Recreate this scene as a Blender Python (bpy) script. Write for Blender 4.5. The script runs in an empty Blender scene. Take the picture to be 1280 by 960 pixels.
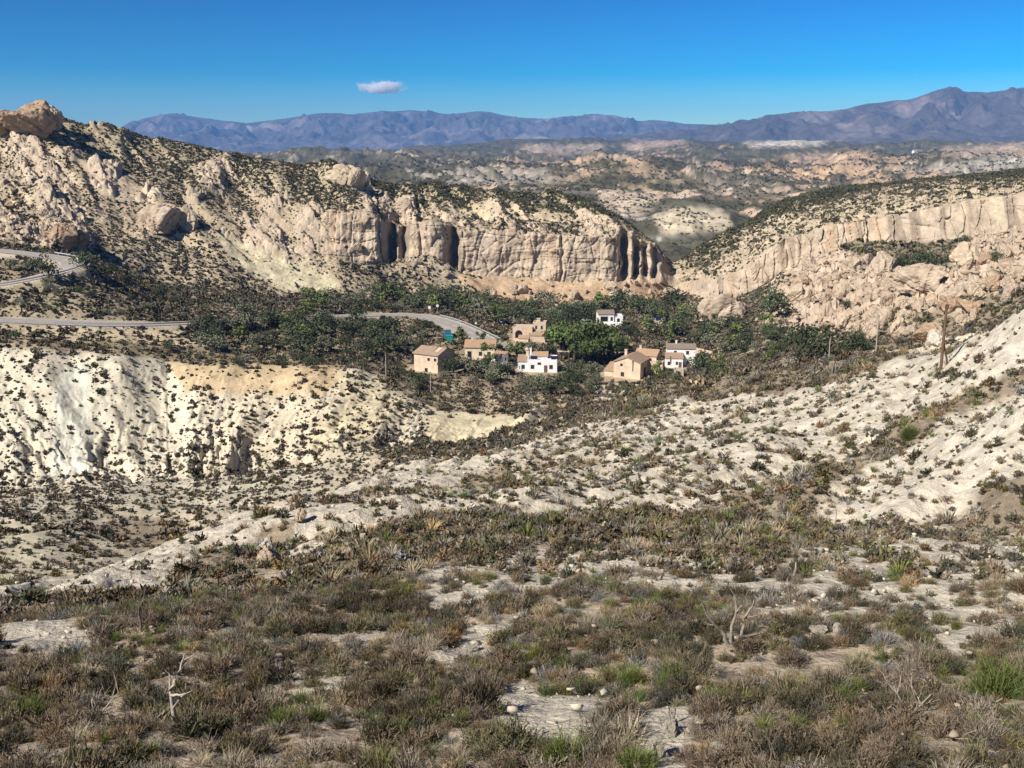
import bpy, math, random
import numpy as np
from mathutils import Vector, Matrix

# ---------------------------------------------------------------- camera, sky, sun, exposure
scn = bpy.context.scene
COL = scn.collection
F, CX, CY, HZ = 1280.0, 640.0, 480.0, 195.0
PIT = math.atan((CY - HZ) / F)
cp, sp = math.cos(PIT), math.sin(PIT)
cam_d = bpy.data.cameras.new('camera')
cam_d.sensor_width = 36.0
cam_d.lens = 36.0
cam_d.clip_start = 0.5
cam_d.clip_end = 80000.0
cam = bpy.data.objects.new('camera', cam_d)
COL.objects.link(cam)
cam.location = (0, 0, 0)
cam.rotation_euler = (math.pi / 2 - PIT, 0, 0)
scn.camera = cam

SUN_EL, SUN_AZ = 40.0, 229.0          # azimuth clockwise from +Y (the view direction): behind and to the left
w = bpy.data.worlds.new('World')
scn.world = w
w.use_nodes = True
nt = w.node_tree
nt.nodes.clear()
sky = nt.nodes.new('ShaderNodeTexSky')
sky.sky_type = 'NISHITA'
sky.sun_disc = False
sky.sun_elevation = math.radians(SUN_EL)
sky.sun_rotation = math.radians(SUN_AZ)
sky.altitude = 900
sky.air_density = 1.0
sky.dust_density = 0.0
sky.ozone_density = 4.0
bg = nt.nodes.new('ShaderNodeBackground')
bg.inputs['Strength'].default_value = 0.08
wo = nt.nodes.new('ShaderNodeOutputWorld')
hs = nt.nodes.new('ShaderNodeHueSaturation')
hs.inputs['Saturation'].default_value = 1.36
hs.inputs['Value'].default_value = 0.057
hs.inputs['Hue'].default_value = 0.497
gm = nt.nodes.new('ShaderNodeGamma')
gm.inputs['Gamma'].default_value = 2.3
nt.links.new(sky.outputs[0], gm.inputs['Color'])
nt.links.new(gm.outputs[0], hs.inputs['Color'])
nt.links.new(hs.outputs[0], bg.inputs[0])
nt.links.new(bg.outputs[0], wo.inputs[0])

sun_d = bpy.data.lights.new('sun', 'SUN')
sun_d.energy = 4.2
sun_d.angle = math.radians(0.5)
sun_d.color = (1.0, 0.93, 0.82)
sun = bpy.data.objects.new('sun', sun_d)
COL.objects.link(sun)
az, el = math.radians(SUN_AZ), math.radians(SUN_EL)
SUNV = Vector((math.sin(az) * math.cos(el), math.cos(az) * math.cos(el), math.sin(el)))
sun.rotation_euler = (-SUNV).to_track_quat('-Z', 'Y').to_euler()

scn.view_settings.view_transform = 'Standard'
scn.view_settings.look = 'None'
scn.view_settings.exposure = 0.80
scn.view_settings.gamma = 1.0
scn.view_settings.use_curve_mapping = False
scn.cycles.max_bounces = 12
scn.cycles.diffuse_bounces = 2
scn.cycles.volume_bounces = 8
scn.cycles.use_denoising = True
scn.cycles.denoiser = 'OPENIMAGEDENOISE'
scn.cycles.denoising_prefilter = 'NONE'

# ---------------------------------------------------------------- numpy noise
rng = np.random.default_rng(7)
random.seed(7)
PERM = np.concatenate([rng.permutation(256)] * 3).astype(np.int32)
ANG = rng.random(256) * 2 * np.pi
GX, GYV = np.cos(ANG).astype(np.float32), np.sin(ANG).astype(np.float32)
RV = rng.random(256).astype(np.float32)
RV2 = rng.random(256).astype(np.float32)


def pn(x, y, seed=0):
    """2D gradient noise, about -1..1"""
    x = np.asarray(x, np.float32)
    y = np.asarray(y, np.float32)
    xi = np.floor(x).astype(np.int32)
    yi = np.floor(y).astype(np.int32)
    xf = x - xi
    yf = y - yi
    u = xf * xf * xf * (xf * (xf * 6 - 15) + 10)
    v = yf * yf * yf * (yf * (yf * 6 - 15) + 10)
    a0 = PERM[(xi + seed * 37) & 255]
    a1 = PERM[(xi + 1 + seed * 37) & 255]
    y0 = yi & 255
    y1 = (yi + 1) & 255

    def g(a, yy, dx, dy):
        h = PERM[a + yy]
        return GX[h] * dx + GYV[h] * dy
    n0 = g(a0, y0, xf, yf)
    n1 = g(a1, y0, xf - 1, yf)
    n2 = g(a0, y1, xf, yf - 1)
    n3 = g(a1, y1, xf - 1, yf - 1)
    a = n0 + u * (n1 - n0)
    b = n2 + u * (n3 - n2)
    return (a + v * (b - a)) * 1.5


def fbm(x, y, o=4, seed=0, gain=0.5):
    t, a, s = 0, 1.0, 0
    for k in range(o):
        t = t + a * pn(x, y, seed + k)
        s += a
        x = x * 2.03 + 11.7
        y = y * 2.03 + 5.3
        a *= gain
    return t / s * 1.3


def rid(x, y, o=3, seed=0):
    """ridged noise 0..1, 1 on thin lines"""
    t, a, s = 0, 1.0, 0
    for k in range(o):
        t = t + a * (1 - np.abs(pn(x, y, seed + k)))
        s += a
        x = x * 2.1 + 3.1
        y = y * 2.1 + 7.7
        a *= 0.5
    return t / s


def worley(x, y, seed=0):
    """F1, F2, random value of the nearest cell"""
    xi = np.floor(x).astype(np.int32)
    yi = np.floor(y).astype(np.int32)
    f1 = np.full(x.shape, 9.0, np.float32)
    f2 = np.full(x.shape, 9.0, np.float32)
    cid = np.zeros(x.shape, np.float32)
    ox = np.zeros(x.shape, np.float32)
    oy = np.zeros(x.shape, np.float32)
    for i in (-1, 0, 1):
        for j in (-1, 0, 1):
            h = PERM[PERM[(xi + i + seed * 19) & 255] + ((yi + j) & 255)]
            dx = xi + i + RV[h] - x
            dy = yi + j + RV2[h] - y
            d = np.sqrt(dx * dx + dy * dy)
            nearer = d < f1
            f2 = np.where(nearer, f1, np.minimum(f2, d))
            cid = np.where(nearer, RV[(h * 7 + 3) & 255], cid)
            ox = np.where(nearer, dx, ox)
            oy = np.where(nearer, dy, oy)
            f1 = np.where(nearer, d, f1)
    return f1, f2, cid, ox, oy


def slabs(x, y, seed, tilt=1.2):
    """angular blocks: every cell a tilted flat slab of its own height, parted by clefts"""
    f1, f2, c, ox, oy = worley(x, y, seed)
    c2 = (c * 7.31) % 1.0
    c3 = (c * 13.7) % 1.0
    h = 0.25 + 0.85 * c + tilt * ((c2 - .5) * ox + (c3 - .65) * oy)
    return np.clip(h, 0, 1.8) * sm(0.0, 0.16, f2 - f1), f2 - f1, c


def sm(a, b, x):
    t = np.clip((x - a) / (b - a), 0, 1)
    return t * t * (3 - 2 * t)


def blur(a, sigma, axis):
    r = int(sigma * 2.5) + 1
    k = np.exp(-0.5 * (np.arange(-r, r + 1) / sigma) ** 2)
    k /= k.sum()
    pad = [(0, 0)] * a.ndim
    pad[axis] = (r, r)
    b = np.pad(a, pad, mode='edge')
    out = 0
    n = a.shape[axis]
    for i, kk in enumerate(k):
        sl = [slice(None)] * a.ndim
        sl[axis] = slice(i, i + n)
        out = out + kk * b[tuple(sl)]
    return out


def inpoly(px, py, poly):
    px = np.asarray(px)
    res = np.zeros(px.shape, bool)
    P = np.array(poly, float)
    bb = (px >= P[:, 0].min()) & (px <= P[:, 0].max()) & (py >= P[:, 1].min()) & (py <= P[:, 1].max())
    idx = np.nonzero(bb.ravel())[0]
    if not len(idx):
        return res
    x = px.ravel()[idx]
    y = np.asarray(py).ravel()[idx]
    c = np.zeros(len(idx), bool)
    j = len(P) - 1
    for i in range(len(P)):
        xi, yi = P[i]
        xj, yj = P[j]
        if yi != yj:
            hit = ((yi > y) != (yj > y)) & (x < (xj - xi) * (y - yi) / (yj - yi) + xi)
            c ^= hit
        j = i
    r = res.ravel()
    r[idx] = c
    return r.reshape(px.shape)


# ---------------------------------------------------------------- photo geometry
def at(px, py, Y):
    """world point on the photo's sight line (px, py) at the distance Y metres ahead"""
    u = (np.asarray(px, float) - CX) / F
    v = (np.asarray(py, float) - CY) / F
    dy = cp - v * sp
    dz = -sp - v * cp
    t = np.asarray(Y, float) / dy
    return u * t, np.asarray(Y, float) + 0 * t, dz * t


def proj(X, Y, Z):
    d = Y * cp - Z * sp
    return CX + F * X / d, CY - F * (Y * sp + Z * cp) / d


# ---------------------------------------------------------------- object helpers
def link(name, me, parent=None):
    o = bpy.data.objects.new(name, me)
    COL.objects.link(o)
    if parent is not None:
        o.parent = parent
    return o


def tag(o, label=None, cat=None, group=None, kind=None):
    if label:
        o['label'] = label
    if cat:
        o['category'] = cat
    if group:
        o['group'] = group
    if kind:
        o['kind'] = kind
    return o


def empty(name, loc, rz=0.0):
    o = bpy.data.objects.new(name, None)
    COL.objects.link(o)
    o.location = loc
    o.rotation_euler = (0, 0, rz)
    o.empty_display_size = 0.3
    return o


def mesh_np(name, V, Fq, mat, col=None, smooth=False):
    """mesh from arrays: V (n,3), Fq (m,4) or (m,3)"""
    me = bpy.data.meshes.new(name)
    V = np.ascontiguousarray(V, np.float32)
    Fq = np.ascontiguousarray(Fq, np.int32)
    k = Fq.shape[1]
    me.vertices.add(len(V))
    me.vertices.foreach_set('co', V.ravel())
    me.loops.add(Fq.size)
    me.loops.foreach_set('vertex_index', Fq.ravel())
    me.polygons.add(len(Fq))
    me.polygons.foreach_set('loop_start', np.arange(0, Fq.size, k, dtype=np.int32))
    if smooth:
        me.polygons.foreach_set('use_smooth', np.ones(len(Fq), bool))
    if col is not None:
        ca = me.color_attributes.new('Col', 'FLOAT_COLOR', 'POINT')
        c4 = np.ones((len(V), 4), np.float32)
        c4[:, :3] = col
        ca.data.foreach_set('color', c4.ravel())
    me.update(calc_edges=True)
    me.materials.append(mat)
    return me


class MB:
    """collects boxes, tubes and prisms; build() links them as one mesh object"""

    def __init__(self):
        self.v, self.f, self.s = [], [], []

    def add(self, vs, fs, smooth=False):
        b = len(self.v)
        self.v += [tuple(x) for x in vs]
        for f in fs:
            self.f.append([b + i for i in f])
            self.s.append(smooth)
        return self

    def box(self, x0, x1, y0, y1, z0, z1):
        vs = [(x0, y0, z0), (x1, y0, z0), (x1, y1, z0), (x0, y1, z0), (x0, y0, z1), (x1, y0, z1), (x1, y1, z1), (x0, y1, z1)]
        return self.add(vs, [(0, 3, 2, 1), (4, 5, 6, 7), (0, 1, 5, 4), (1, 2, 6, 5), (2, 3, 7, 6), (3, 0, 4, 7)])

    def tube(self, pts, rad, n=8, cap=True):
        pts = [Vector(p) for p in pts]
        rings, fs, vs = [], [], []
        for i, p in enumerate(pts):
            d = (pts[min(i + 1, len(pts) - 1)] - pts[max(i - 1, 0)]).normalized()
            a = d.cross(Vector((0, 0, 1)) if abs(d.z) < 0.9 else Vector((1, 0, 0))).normalized()
            b = d.cross(a)
            r = rad[i] if hasattr(rad, '__len__') else rad
            for k in range(n):
                t = 2 * math.pi * k / n
                vs.append(p + a * (math.cos(t) * r) + b * (math.sin(t) * r))
        for i in range(len(pts) - 1):
            for k in range(n):
                fs.append((i * n + k, i * n + (k + 1) % n, (i + 1) * n + (k + 1) % n, (i + 1) * n + k))
        self.add(vs, fs, True)
        if cap:
            self.add([vs[k] for k in range(n)], [tuple(range(n))])
            m = len(vs) - n
            self.add([vs[m + k] for k in range(n)], [tuple(range(n))[::-1]])
        return self

    def mesh(self, name, mat):
        me = bpy.data.meshes.new(name)
        me.from_pydata(self.v, [], self.f)
        me.polygons.foreach_set('use_smooth', self.s)
        me.materials.append(mat)
        me.update()
        return me

    def build(self, name, mat, parent=None):
        return link(name, self.mesh(name, mat), parent)


# ---------------------------------------------------------------- materials
def new_mat(name):
    m = bpy.data.materials.new(name)
    m.use_nodes = True
    n = m.node_tree.nodes
    b = n['Principled BSDF']
    b.inputs['Roughness'].default_value = 0.9
    b.inputs['Specular IOR Level'].default_value = 0.15
    return m, m.node_tree, b


def noise_node(t, scale, detail=4, rough=0.55, vec=None):
    n = t.nodes.new('ShaderNodeTexNoise')
    n.inputs['Scale'].default_value = scale
    n.inputs['Detail'].default_value = detail
    n.inputs['Roughness'].default_value = rough
    if vec is not None:
        t.links.new(vec, n.inputs['Vector'])
    return n


def ramp(t, src, stops):
    r = t.nodes.new('ShaderNodeValToRGB')
    e = r.color_ramp.elements
    while len(e) < len(stops):
        e.new(0.5)
    for el_, (p, c) in zip(e, stops):
        el_.position = p
        el_.color = (c[0], c[1], c[2], 1) if hasattr(c, '__len__') else (c, c, c, 1)
    t.links.new(src, r.inputs[0])
    return r


def mixc(t, a, b, fac, mode='MULTIPLY'):
    m = t.nodes.new('ShaderNodeMix')
    m.data_type = 'RGBA'
    m.blend_type = mode
    if isinstance(fac, (int, float)):
        m.inputs[0].default_value = fac
    else:
        t.links.new(fac, m.inputs[0])
    for i, s in ((6, a), (7, b)):
        if isinstance(s, tuple):
            m.inputs[i].default_value = (s[0], s[1], s[2], 1)
        else:
            t.links.new(s, m.inputs[i])
    return m.outputs[2]


def terrain_mat(name, s1, s2, bump_d, lo=0.72, hi=1.18):
    """earth whose regions sit in the Col attribute; grain and bump at s1 (coarse) and s2 (fine) per metre"""
    m, t, b = new_mat(name)
    at_ = t.nodes.new('ShaderNodeAttribute')
    at_.attribute_name = 'Col'
    tc = t.nodes.new('ShaderNodeTexCoord')
    n1 = noise_node(t, s1, 6, 0.62, tc.outputs['Object'])
    n2 = noise_node(t, s2, 5, 0.65, tc.outputs['Object'])
    r1 = ramp(t, n1.outputs[0], [(0.3, lo), (0.7, hi)])
    r2 = ramp(t, n2.outputs[0], [(0.3, lo + 0.06), (0.68, hi - 0.02)])
    c = mixc(t, at_.outputs['Color'], r1.outputs[0], 1.0)
    c = mixc(t, c, r2.outputs[0], 0.8)
    t.links.new(c, b.inputs['Base Color'])
    bp = t.nodes.new('ShaderNodeBump')
    bp.inputs['Strength'].default_value = 0.8
    bp.inputs['Distance'].default_value = bump_d
    t.links.new(n2.outputs[0], bp.inputs['Height'])
    bp2 = t.nodes.new('ShaderNodeBump')
    bp2.inputs['Strength'].default_value = 0.8
    bp2.inputs['Distance'].default_value = bump_d * s2 / s1 * 0.6
    t.links.new(n1.outputs[0], bp2.inputs['Height'])
    t.links.new(bp.outputs[0], bp2.inputs['Normal'])
    t.links.new(bp2.outputs[0], b.inputs['Normal'])
    b.inputs['Specular IOR Level'].default_value = 0.05
    return m


def foliage_mat(name, vary=0.25):
    m, t, b = new_mat(name)
    a = t.nodes.new('ShaderNodeAttribute')
    a.attribute_name = 'Col'
    oi = t.nodes.new('ShaderNodeObjectInfo')
    r = ramp(t, oi.outputs['Random'], [(0.0, 1 - vary), (1.0, 1 + vary)])
    t.links.new(mixc(t, a.outputs['Color'], r.outputs[0], 1.0), b.inputs['Base Color'])
    b.inputs['Specular IOR Level'].default_value = 0.08
    return m


def plain_mat(name, c, var=0.2, scale=3.0, rough=0.85, bump=0.0, c2=None, metal=0.0):
    m, t, b = new_mat(name)
    tc = t.nodes.new('ShaderNodeTexCoord')
    n = noise_node(t, scale, 5, 0.6, tc.outputs['Object'])
    c2 = c2 or tuple(x * (1 - var) for x in c)
    r = ramp(t, n.outputs[0], [(0.32, c2), (0.68, tuple(min(1, x * (1 + var * 0.4)) for x in c))])
    t.links.new(r.outputs[0], b.inputs['Base Color'])
    b.inputs['Roughness'].default_value = rough
    b.inputs['Metallic'].default_value = metal
    if bump:
        bp = t.nodes.new('ShaderNodeBump')
        bp.inputs['Distance'].default_value = bump
        t.links.new(n.outputs[0], bp.inputs['Height'])
        t.links.new(bp.outputs[0], b.inputs['Normal'])
    return m


def tile_mat(name, c, c2):
    m, t, b = new_mat(name)
    tc = t.nodes.new('ShaderNodeTexCoord')
    n = noise_node(t, 1.6, 5, 0.7, tc.outputs['Object'])
    r = ramp(t, n.outputs[0], [(0.3, c2), (0.7, c)])
    wv = t.nodes.new('ShaderNodeTexWave')
    wv.inputs['Scale'].default_value = 1.3
    wv.inputs['Distortion'].default_value = 0.4
    t.links.new(tc.outputs['Object'], wv.inputs['Vector'])
    t.links.new(r.outputs[0], b.inputs['Base Color'])
    bp = t.nodes.new('ShaderNodeBump')
    bp.inputs['Distance'].default_value = 0.08
    t.links.new(wv.outputs[0], bp.inputs['Height'])
    t.links.new(bp.outputs[0], b.inputs['Normal'])
    return m


M_NEAR = terrain_mat('pale_marl_soil', 1.1, 9.0, 0.09, 0.66, 1.2)
M_MID = terrain_mat('badland_marl', 0.22, 1.6, 0.10)
M_ROCK = terrain_mat('sandstone', 0.16, 0.9, 0.22, 0.70, 1.2)
M_FAR = terrain_mat('distant_hills', 0.02, 0.10, 1.2, 0.68, 1.25)
M_MTN = terrain_mat('distant_mountain', 0.0022, 0.012, 25.0, 0.55, 1.35)
M_FOL = foliage_mat('scrub_foliage')
M_LEAF = foliage_mat('tree_foliage', 0.3)

# ---------------------------------------------------------------- TERRAIN: lofted between lines read off the land
B = 25.0
NC = 1600
S = np.linspace(-0.64, 0.64, NC)


def line(nodes, sg=7.0):
    a = np.array(nodes, float)
    X, Y, Z = at(a[:, 0], a[:, 1], a[:, 2])
    s = X / (Y + B)
    o = np.argsort(s)
    y = np.interp(S, s[o], Y[o])
    z = np.interp(S, s[o], Z[o])
    return [blur(y, sg, 0), blur(z, sg, 0)]


def flat(Y, Z):
    return [np.full(NC, float(Y)), np.full(NC, float(Z))]


def mixl(a, b, wt):
    return [a[0] * (1 - wt) + b[0] * wt, a[1] * (1 - wt) + b[1] * wt]


def frac(a, b, t):
    return [a[0] * (1 - t) + b[0] * t, a[1] * (1 - t) + b[1] * t]


Nm = flat(1.0, -3.2)
N0 = flat(5.0, -4.9)
N1 = line([(-260, 980, 12.5), (1540, 980, 12.0)])
N2 = line([(-260, 872, 18), (640, 868, 18), (1540, 868, 17)])
N3 = line([(-260, 825, 24), (0, 792, 25), (300, 782, 26), (640, 762, 28), (1000, 755, 28), (1280, 752, 27), (1540, 752, 26)])
N4 = line([(-260, 800, 31), (0, 752, 34), (40, 748, 36), (200, 730, 40), (300, 712, 42), (400, 690, 46), (500, 665, 50),
           (640, 645, 55), (800, 641, 55), (1000, 652, 52), (1180, 663, 48), (1280, 668, 45), (1540, 690, 40)])
N5 = line([(-260, 822, 42), (-60, 760, 46), (0, 746, 48), (40, 741, 52), (130, 702, 58), (200, 680, 63), (300, 644, 72), (400, 611, 82),
           (500, 588, 92), (560, 574, 98), (660, 551, 108), (720, 530, 118), (800, 507, 128), (870, 496, 125), (1000, 488, 105),
           (1100, 464, 98), (1180, 436, 88), (1230, 408, 84), (1280, 380, 80), (1400, 330, 75), (1540, 290, 72)])
sx = S / 0.64
wr = sm(0.27, 0.36, S)
N4a = mixl(frac(N4, N5, 0.3), line([(900, 640, 56), (1000, 641, 55), (1060, 592, 58), (1150, 545, 60), (1280, 488, 60), (1540, 430, 58)]), wr)
N4b = mixl(frac(N4, N5, 0.5), line([(900, 620, 64), (1000, 634, 62), (1060, 606, 66), (1150, 566, 68), (1280, 515, 68), (1540, 470, 66)]), wr)
wl = 1 - sm(0.02, 0.12, S)
N6 = [N5[0] + 16, N5[1] - 1.0 - 13.0 * wl - 4.0 * wr]
N7 = line([(-260, 665, 118), (0, 660, 122), (70, 655, 125), (150, 672, 126), (220, 650, 140), (300, 626, 150), (400, 604, 156), (480, 588, 160),
           (560, 566, 162), (640, 546, 166), (700, 525, 175), (760, 507, 185), (830, 489, 190), (900, 480, 165), (1000, 470, 148), (1080, 459, 132),
           (1180, 442, 116), (1280, 400, 106), (1540, 330, 98)])
N8 = line([(-260, 602, 186), (0, 612, 186), (60, 609, 185), (110, 606, 185), (160, 601, 189), (200, 597, 193), (225, 596, 193), (260, 594, 191), (320, 590, 192), (380, 583, 188), (410, 573, 187), (460, 561, 190), (520, 557, 190), (560, 558, 190),
           (600, 552, 190), (650, 534, 190), (720, 510, 196), (780, 497, 205), (850, 482, 215), (920, 470, 195), (1000, 458, 180), (1090, 446, 160), (1180, 450, 140),
           (1280, 412, 128), (1540, 350, 120)])
N8 = [N8[0] - 8.0 * (1 - sm(0.0, 0.08, S)), N8[1] + 2.6 * (1 - sm(0.0, 0.08, S))]
N9 = line([(-260, 420, 215), (0, 428, 218), (60, 432, 218), (140, 438, 220), (190, 446, 223), (208, 450, 224), (225, 453, 223), (280, 456, 222), (350, 459, 222), (430, 461, 222), (470, 470, 220), (500, 488, 214), (550, 515, 205),
           (600, 520, 203), (650, 522, 202), (700, 512, 206), (760, 497, 215), (800, 481, 226), (850, 470, 234), (920, 458, 216), (1000, 446, 202), (1090, 436, 186), (1180, 436, 168),
           (1280, 400, 155), (1540, 340, 145)], 4)
N8b = frac(N8, N9, 0.42)
N8b = [N8b[0], N8b[1] - 0.17 * (N9[1] - N8[1])]
N9 = [N9[0] + 3.0 * pn(S * 20, S * 0 + 3.3, 4) * (1 - sm(0.0, .1, S)), N9[1] + 0.9 * pn(S * 34, S * 0 + 7.7, 5) * (1 - sm(0.0, .1, S))]
N10 = line([(-260, 399, 240), (0, 404, 243), (100, 409, 245), (200, 409, 250), (300, 428, 250), (400, 440, 252), (480, 452, 250), (540, 468, 250), (600, 466, 252),
            (660, 468, 252), (740, 478, 252), (800, 474, 248), (860, 462, 262), (920, 446, 262), (1000, 434, 245), (1090, 426, 225), (1180, 418, 198), (1280, 382, 182), (1540, 320, 170)])
N11 = line([(-260, 366, 268), (0, 356, 272), (60, 348, 277), (100, 342, 284), (150, 360, 290), (200, 384, 292), (300, 392, 300), (400, 392, 308), (500, 394, 318), (560, 402, 308), (600, 416, 296), (640, 418, 300),
            (720, 420, 300), (780, 425, 300), (860, 420, 310), (930, 414, 300), (1000, 408, 285), (1090, 392, 268), (1180, 360, 250), (1280, 325, 238), (1540, 280, 225)])
N12 = line([(-260, 285, 342), (0, 300, 342), (100, 318, 345), (200, 354, 355), (300, 366, 365), (400, 372, 380), (480, 372, 395), (560, 366, 408), (640, 371, 414),
            (700, 379, 414), (760, 378, 420), (800, 368, 430), (830, 364, 440), (850, 369, 440), (880, 380, 412), (910, 388, 398), (940, 368, 400), (990, 336, 396), (1050, 313, 390),
            (1100, 304, 385), (1160, 308, 370), (1220, 300, 360), (1280, 292, 350), (1540, 250, 330)], 4)
N12b = line([(-260, 245, 372), (0, 262, 372), (100, 285, 372), (200, 300, 382), (300, 325, 390), (400, 322, 402), (460, 331, 406), (500, 328, 412), (540, 321, 418), (575, 342, 420),
             (640, 349, 424), (700, 352, 426), (760, 350, 428), (800, 348, 436), (822, 352, 444), (838, 358, 450), (860, 367, 436), (890, 380, 414), (940, 364, 402), (990, 333, 398), (1050, 310, 391.5),
             (1100, 301, 386.5), (1160, 305, 371.5), (1220, 297, 361.5), (1280, 289, 351.5), (1540, 247, 331.5)], 3)
N13 = line([(-260, 200, 402), (0, 215, 402), (100, 232, 402), (200, 238, 412), (300, 262, 418), (400, 262, 415), (412, 258, 412), (470, 270, 414), (500, 284, 420), (540, 270, 424), (575, 286, 426), (640, 286, 430),
            (700, 290, 432), (760, 294, 434), (800, 300, 441), (820, 304, 449), (832, 330, 458), (842, 350, 458), (860, 352, 443), (890, 347, 420), (930, 335, 407), (980, 297, 402), (1050, 279, 396),
            (1100, 271, 391), (1160, 258, 377), (1220, 248, 367), (1280, 240, 357), (1540, 197, 338)], 3)
N14 = line([(-260, 112, 452), (-100, 128, 455), (0, 138, 452), (50, 140, 455), (80, 140, 460), (120, 149, 470), (160, 158, 480), (220, 166, 490), (280, 180, 495), (340, 189, 500), (390, 197, 505), (440, 204, 500), (458, 217, 505), (500, 221, 520),
            (560, 226, 530), (620, 231, 535), (690, 233, 535), (740, 246, 525), (790, 275, 505), (815, 297, 490), (832, 322, 482), (845, 328, 475), (870, 307, 482), (900, 289, 495), (940, 269, 520), (985, 244, 560), (1040, 233, 600),
            (1130, 224, 620), (1280, 211, 620), (1540, 188, 620)], 4)
N15 = [N14[0] + 110, N14[1] - 34]
N16 = [np.maximum(N15[0] + 60, 800), np.full(NC, -92.0)]

LINES = [Nm, N0, N1, N2, N3, N4, N4a, N4b, N5, N6, N7, N8, N8b, N9, N10, N11, N12, N12b, N13, N14, N15, N16]
NAMES = 'Nm N0 N1 N2 N3 N4 N4a N4b N5 N6 N7 N8 N8b N9 N10 N11 N12 N12b N13 N14 N15 N16'.split()
ROWS = dict(Nm=6, N0=30, N1=70, N2=70, N3=60, N4=50, N4a=40, N4b=70, N5=16, N6=40, N7=40, N8=60, N8b=70, N9=40, N10=60, N11=60, N12=50, N12b=125, N13=100, N14=14, N15=6)
gy, gz, band, bt = [], [], [], []
for k in range(len(LINES) - 1):
    a, b = LINES[k], LINES[k + 1]
    n = ROWS[NAMES[k]]
    for i in range(n):
        t = i / n
        gy.append(a[0] * (1 - t) + b[0] * t)
        gz.append(a[1] * (1 - t) + b[1] * t)
        band.append(k)
        bt.append(t)
gy.append(LINES[-1][0])
gz.append(LINES[-1][1])
band.append(len(LINES) - 2)
bt.append(1.0)
GYg = np.array(gy)
GZg = np.array(gz)
BAND = np.array(band)[:, None] + np.zeros((1, NC), int)
BT = np.array(bt)[:, None] + np.zeros((1, NC))
BX = {n: i for i, n in enumerate(NAMES)}
yb, zb = blur(GYg, 6.0, 0), blur(GZg, 6.0, 0)
wcl = sm(0, 1, blur(((BAND >= BX['N12']) & (BAND <= BX['N12b'])).astype(float), 4, 0))
yc, zc = blur(GYg, 2.5, 0), blur(GZg, 2.5, 0)
GYg = yb * (1 - wcl) + yc * wcl
GZg = zb * (1 - wcl) + zc * wcl
GXg = S[None, :] * (GYg + B)
PX0, PY0 = proj(GXg, GYg, GZg)

f32 = lambda a: a.astype(np.float32)
X, Y, Z = f32(GXg), f32(GYg), f32(GZg)
BF = BAND + BT                       # continuous band coordinate


def bsel(a, b, soft=0.12):
    return sm(BX[a] - soft, BX[a] + soft, BF) * (1 - sm(BX[b] - soft, BX[b] + soft, BF))


w_near = bsel('Nm', 'N4a')
w_spur = bsel('N4', 'N6')
w_bad = bsel('N7', 'N9', 0.1)
w_val = bsel('N9', 'N12')
w_hill = bsel('N12', 'N15')
w_cliff = bsel('N12b', 'N13', 0.10) * sm(385, 420, PX0)
w_cliffR = sm(845, 900, PX0) * w_cliff
talus = bsel('N10', 'N12b', 0.2) * sm(935, 1010, PX0) * sm(BX['N10'] + 0.35, BX['N10'] + 0.9, BF)
rockyL = bsel('N12b', 'N14', 0.3) * (1 - sm(800, 850, PX0))

# general relief
dz = 0.45 * w_near * fbm(X / 7, Y / 7, 4, 1) + 0.10 * w_near * fbm(X / 1.3, Y / 1.3, 3, 5)
dz = dz + w_spur * (0.9 * fbm(X / 14, Y / 14, 4, 9) - 1.7 * (rid((X - 0.5 * Y) / 9 + 0.35 * pn(X / 7, Y / 7, 3), (Y + 0.5 * X) / 34, 3, 11) - 0.72) + 0.30 * fbm(X / 2.4, Y / 2.4, 4, 13) - 0.30 * (rid((X - 0.5 * Y) / 3.2, (Y + 0.5 * X) / 12, 2, 15) - .7))
warp = 0.6 * fbm(X / 12, Y / 9 + Z / 7, 3, 17)
mpx = np.where(PX0 < 208, (PX0 - 208) - 0.30 * (PY0 - 455), (PX0 - 208) + 0.75 * sm(208, 330, PX0) * (PY0 - 455)) * 0.17
gl = np.clip(np.abs(((mpx / 15.5 + 0.40 * pn(PY0 / 36, mpx / 9, 22) + 0.02) % 1.0) - 0.5) * 2, 0, 1)      # 1 in the gully floors, 0 on the crests between them
bad = -1.5 * gl ** 2.2 + 2.6 * fbm(mpx / 13 + 3, PY0 / 120, 3, 21) \
    - 1.8 * (rid(mpx / 5.2 + warp, PY0 / 140, 2, 25) - 0.7) - 0.9 * (rid(mpx / 1.9 + warp * 2, PY0 / 60, 3, 27) - 0.7) + .45 * fbm(X / 2.6, Y / 2.6, 4, 28)
GL = gl
topw = bsel('N8', 'N9', 0.1)
dz = dz + bad * topw * np.clip(1.35 - (BF - BX['N8']) * 0.55, 0, 1) + 0.7 * fbm(X / 9, Y / 9, 4, 29) * bsel('N6', 'N8')
dz = dz + w_val * (0.7 * fbm(X / 22, Y / 22, 4, 31) + 0.25 * fbm(X / 4, Y / 4, 3, 33)) * 0.8
# hillsides: diagonal ribs of rock that run down to the right on the left hill
rib = (X * 0.62 + Z * 1.0)
alo = (X * 0.9 - Z * 0.6)
hillb = 2.2 * fbm(X / 40, Y / 40, 3, 35) + 1.6 * fbm(rib / 14, alo / 60, 3, 37) + 0.7 * fbm(X / 5, Y / 5 + Z / 4, 4, 39)
dz = dz + hillb * w_hill * (1 - w_cliff) * (1 - 0.65 * sm(0.6, 1.0, BF - BX['N13']) * bsel('N13', 'N15', 0.02))
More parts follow.
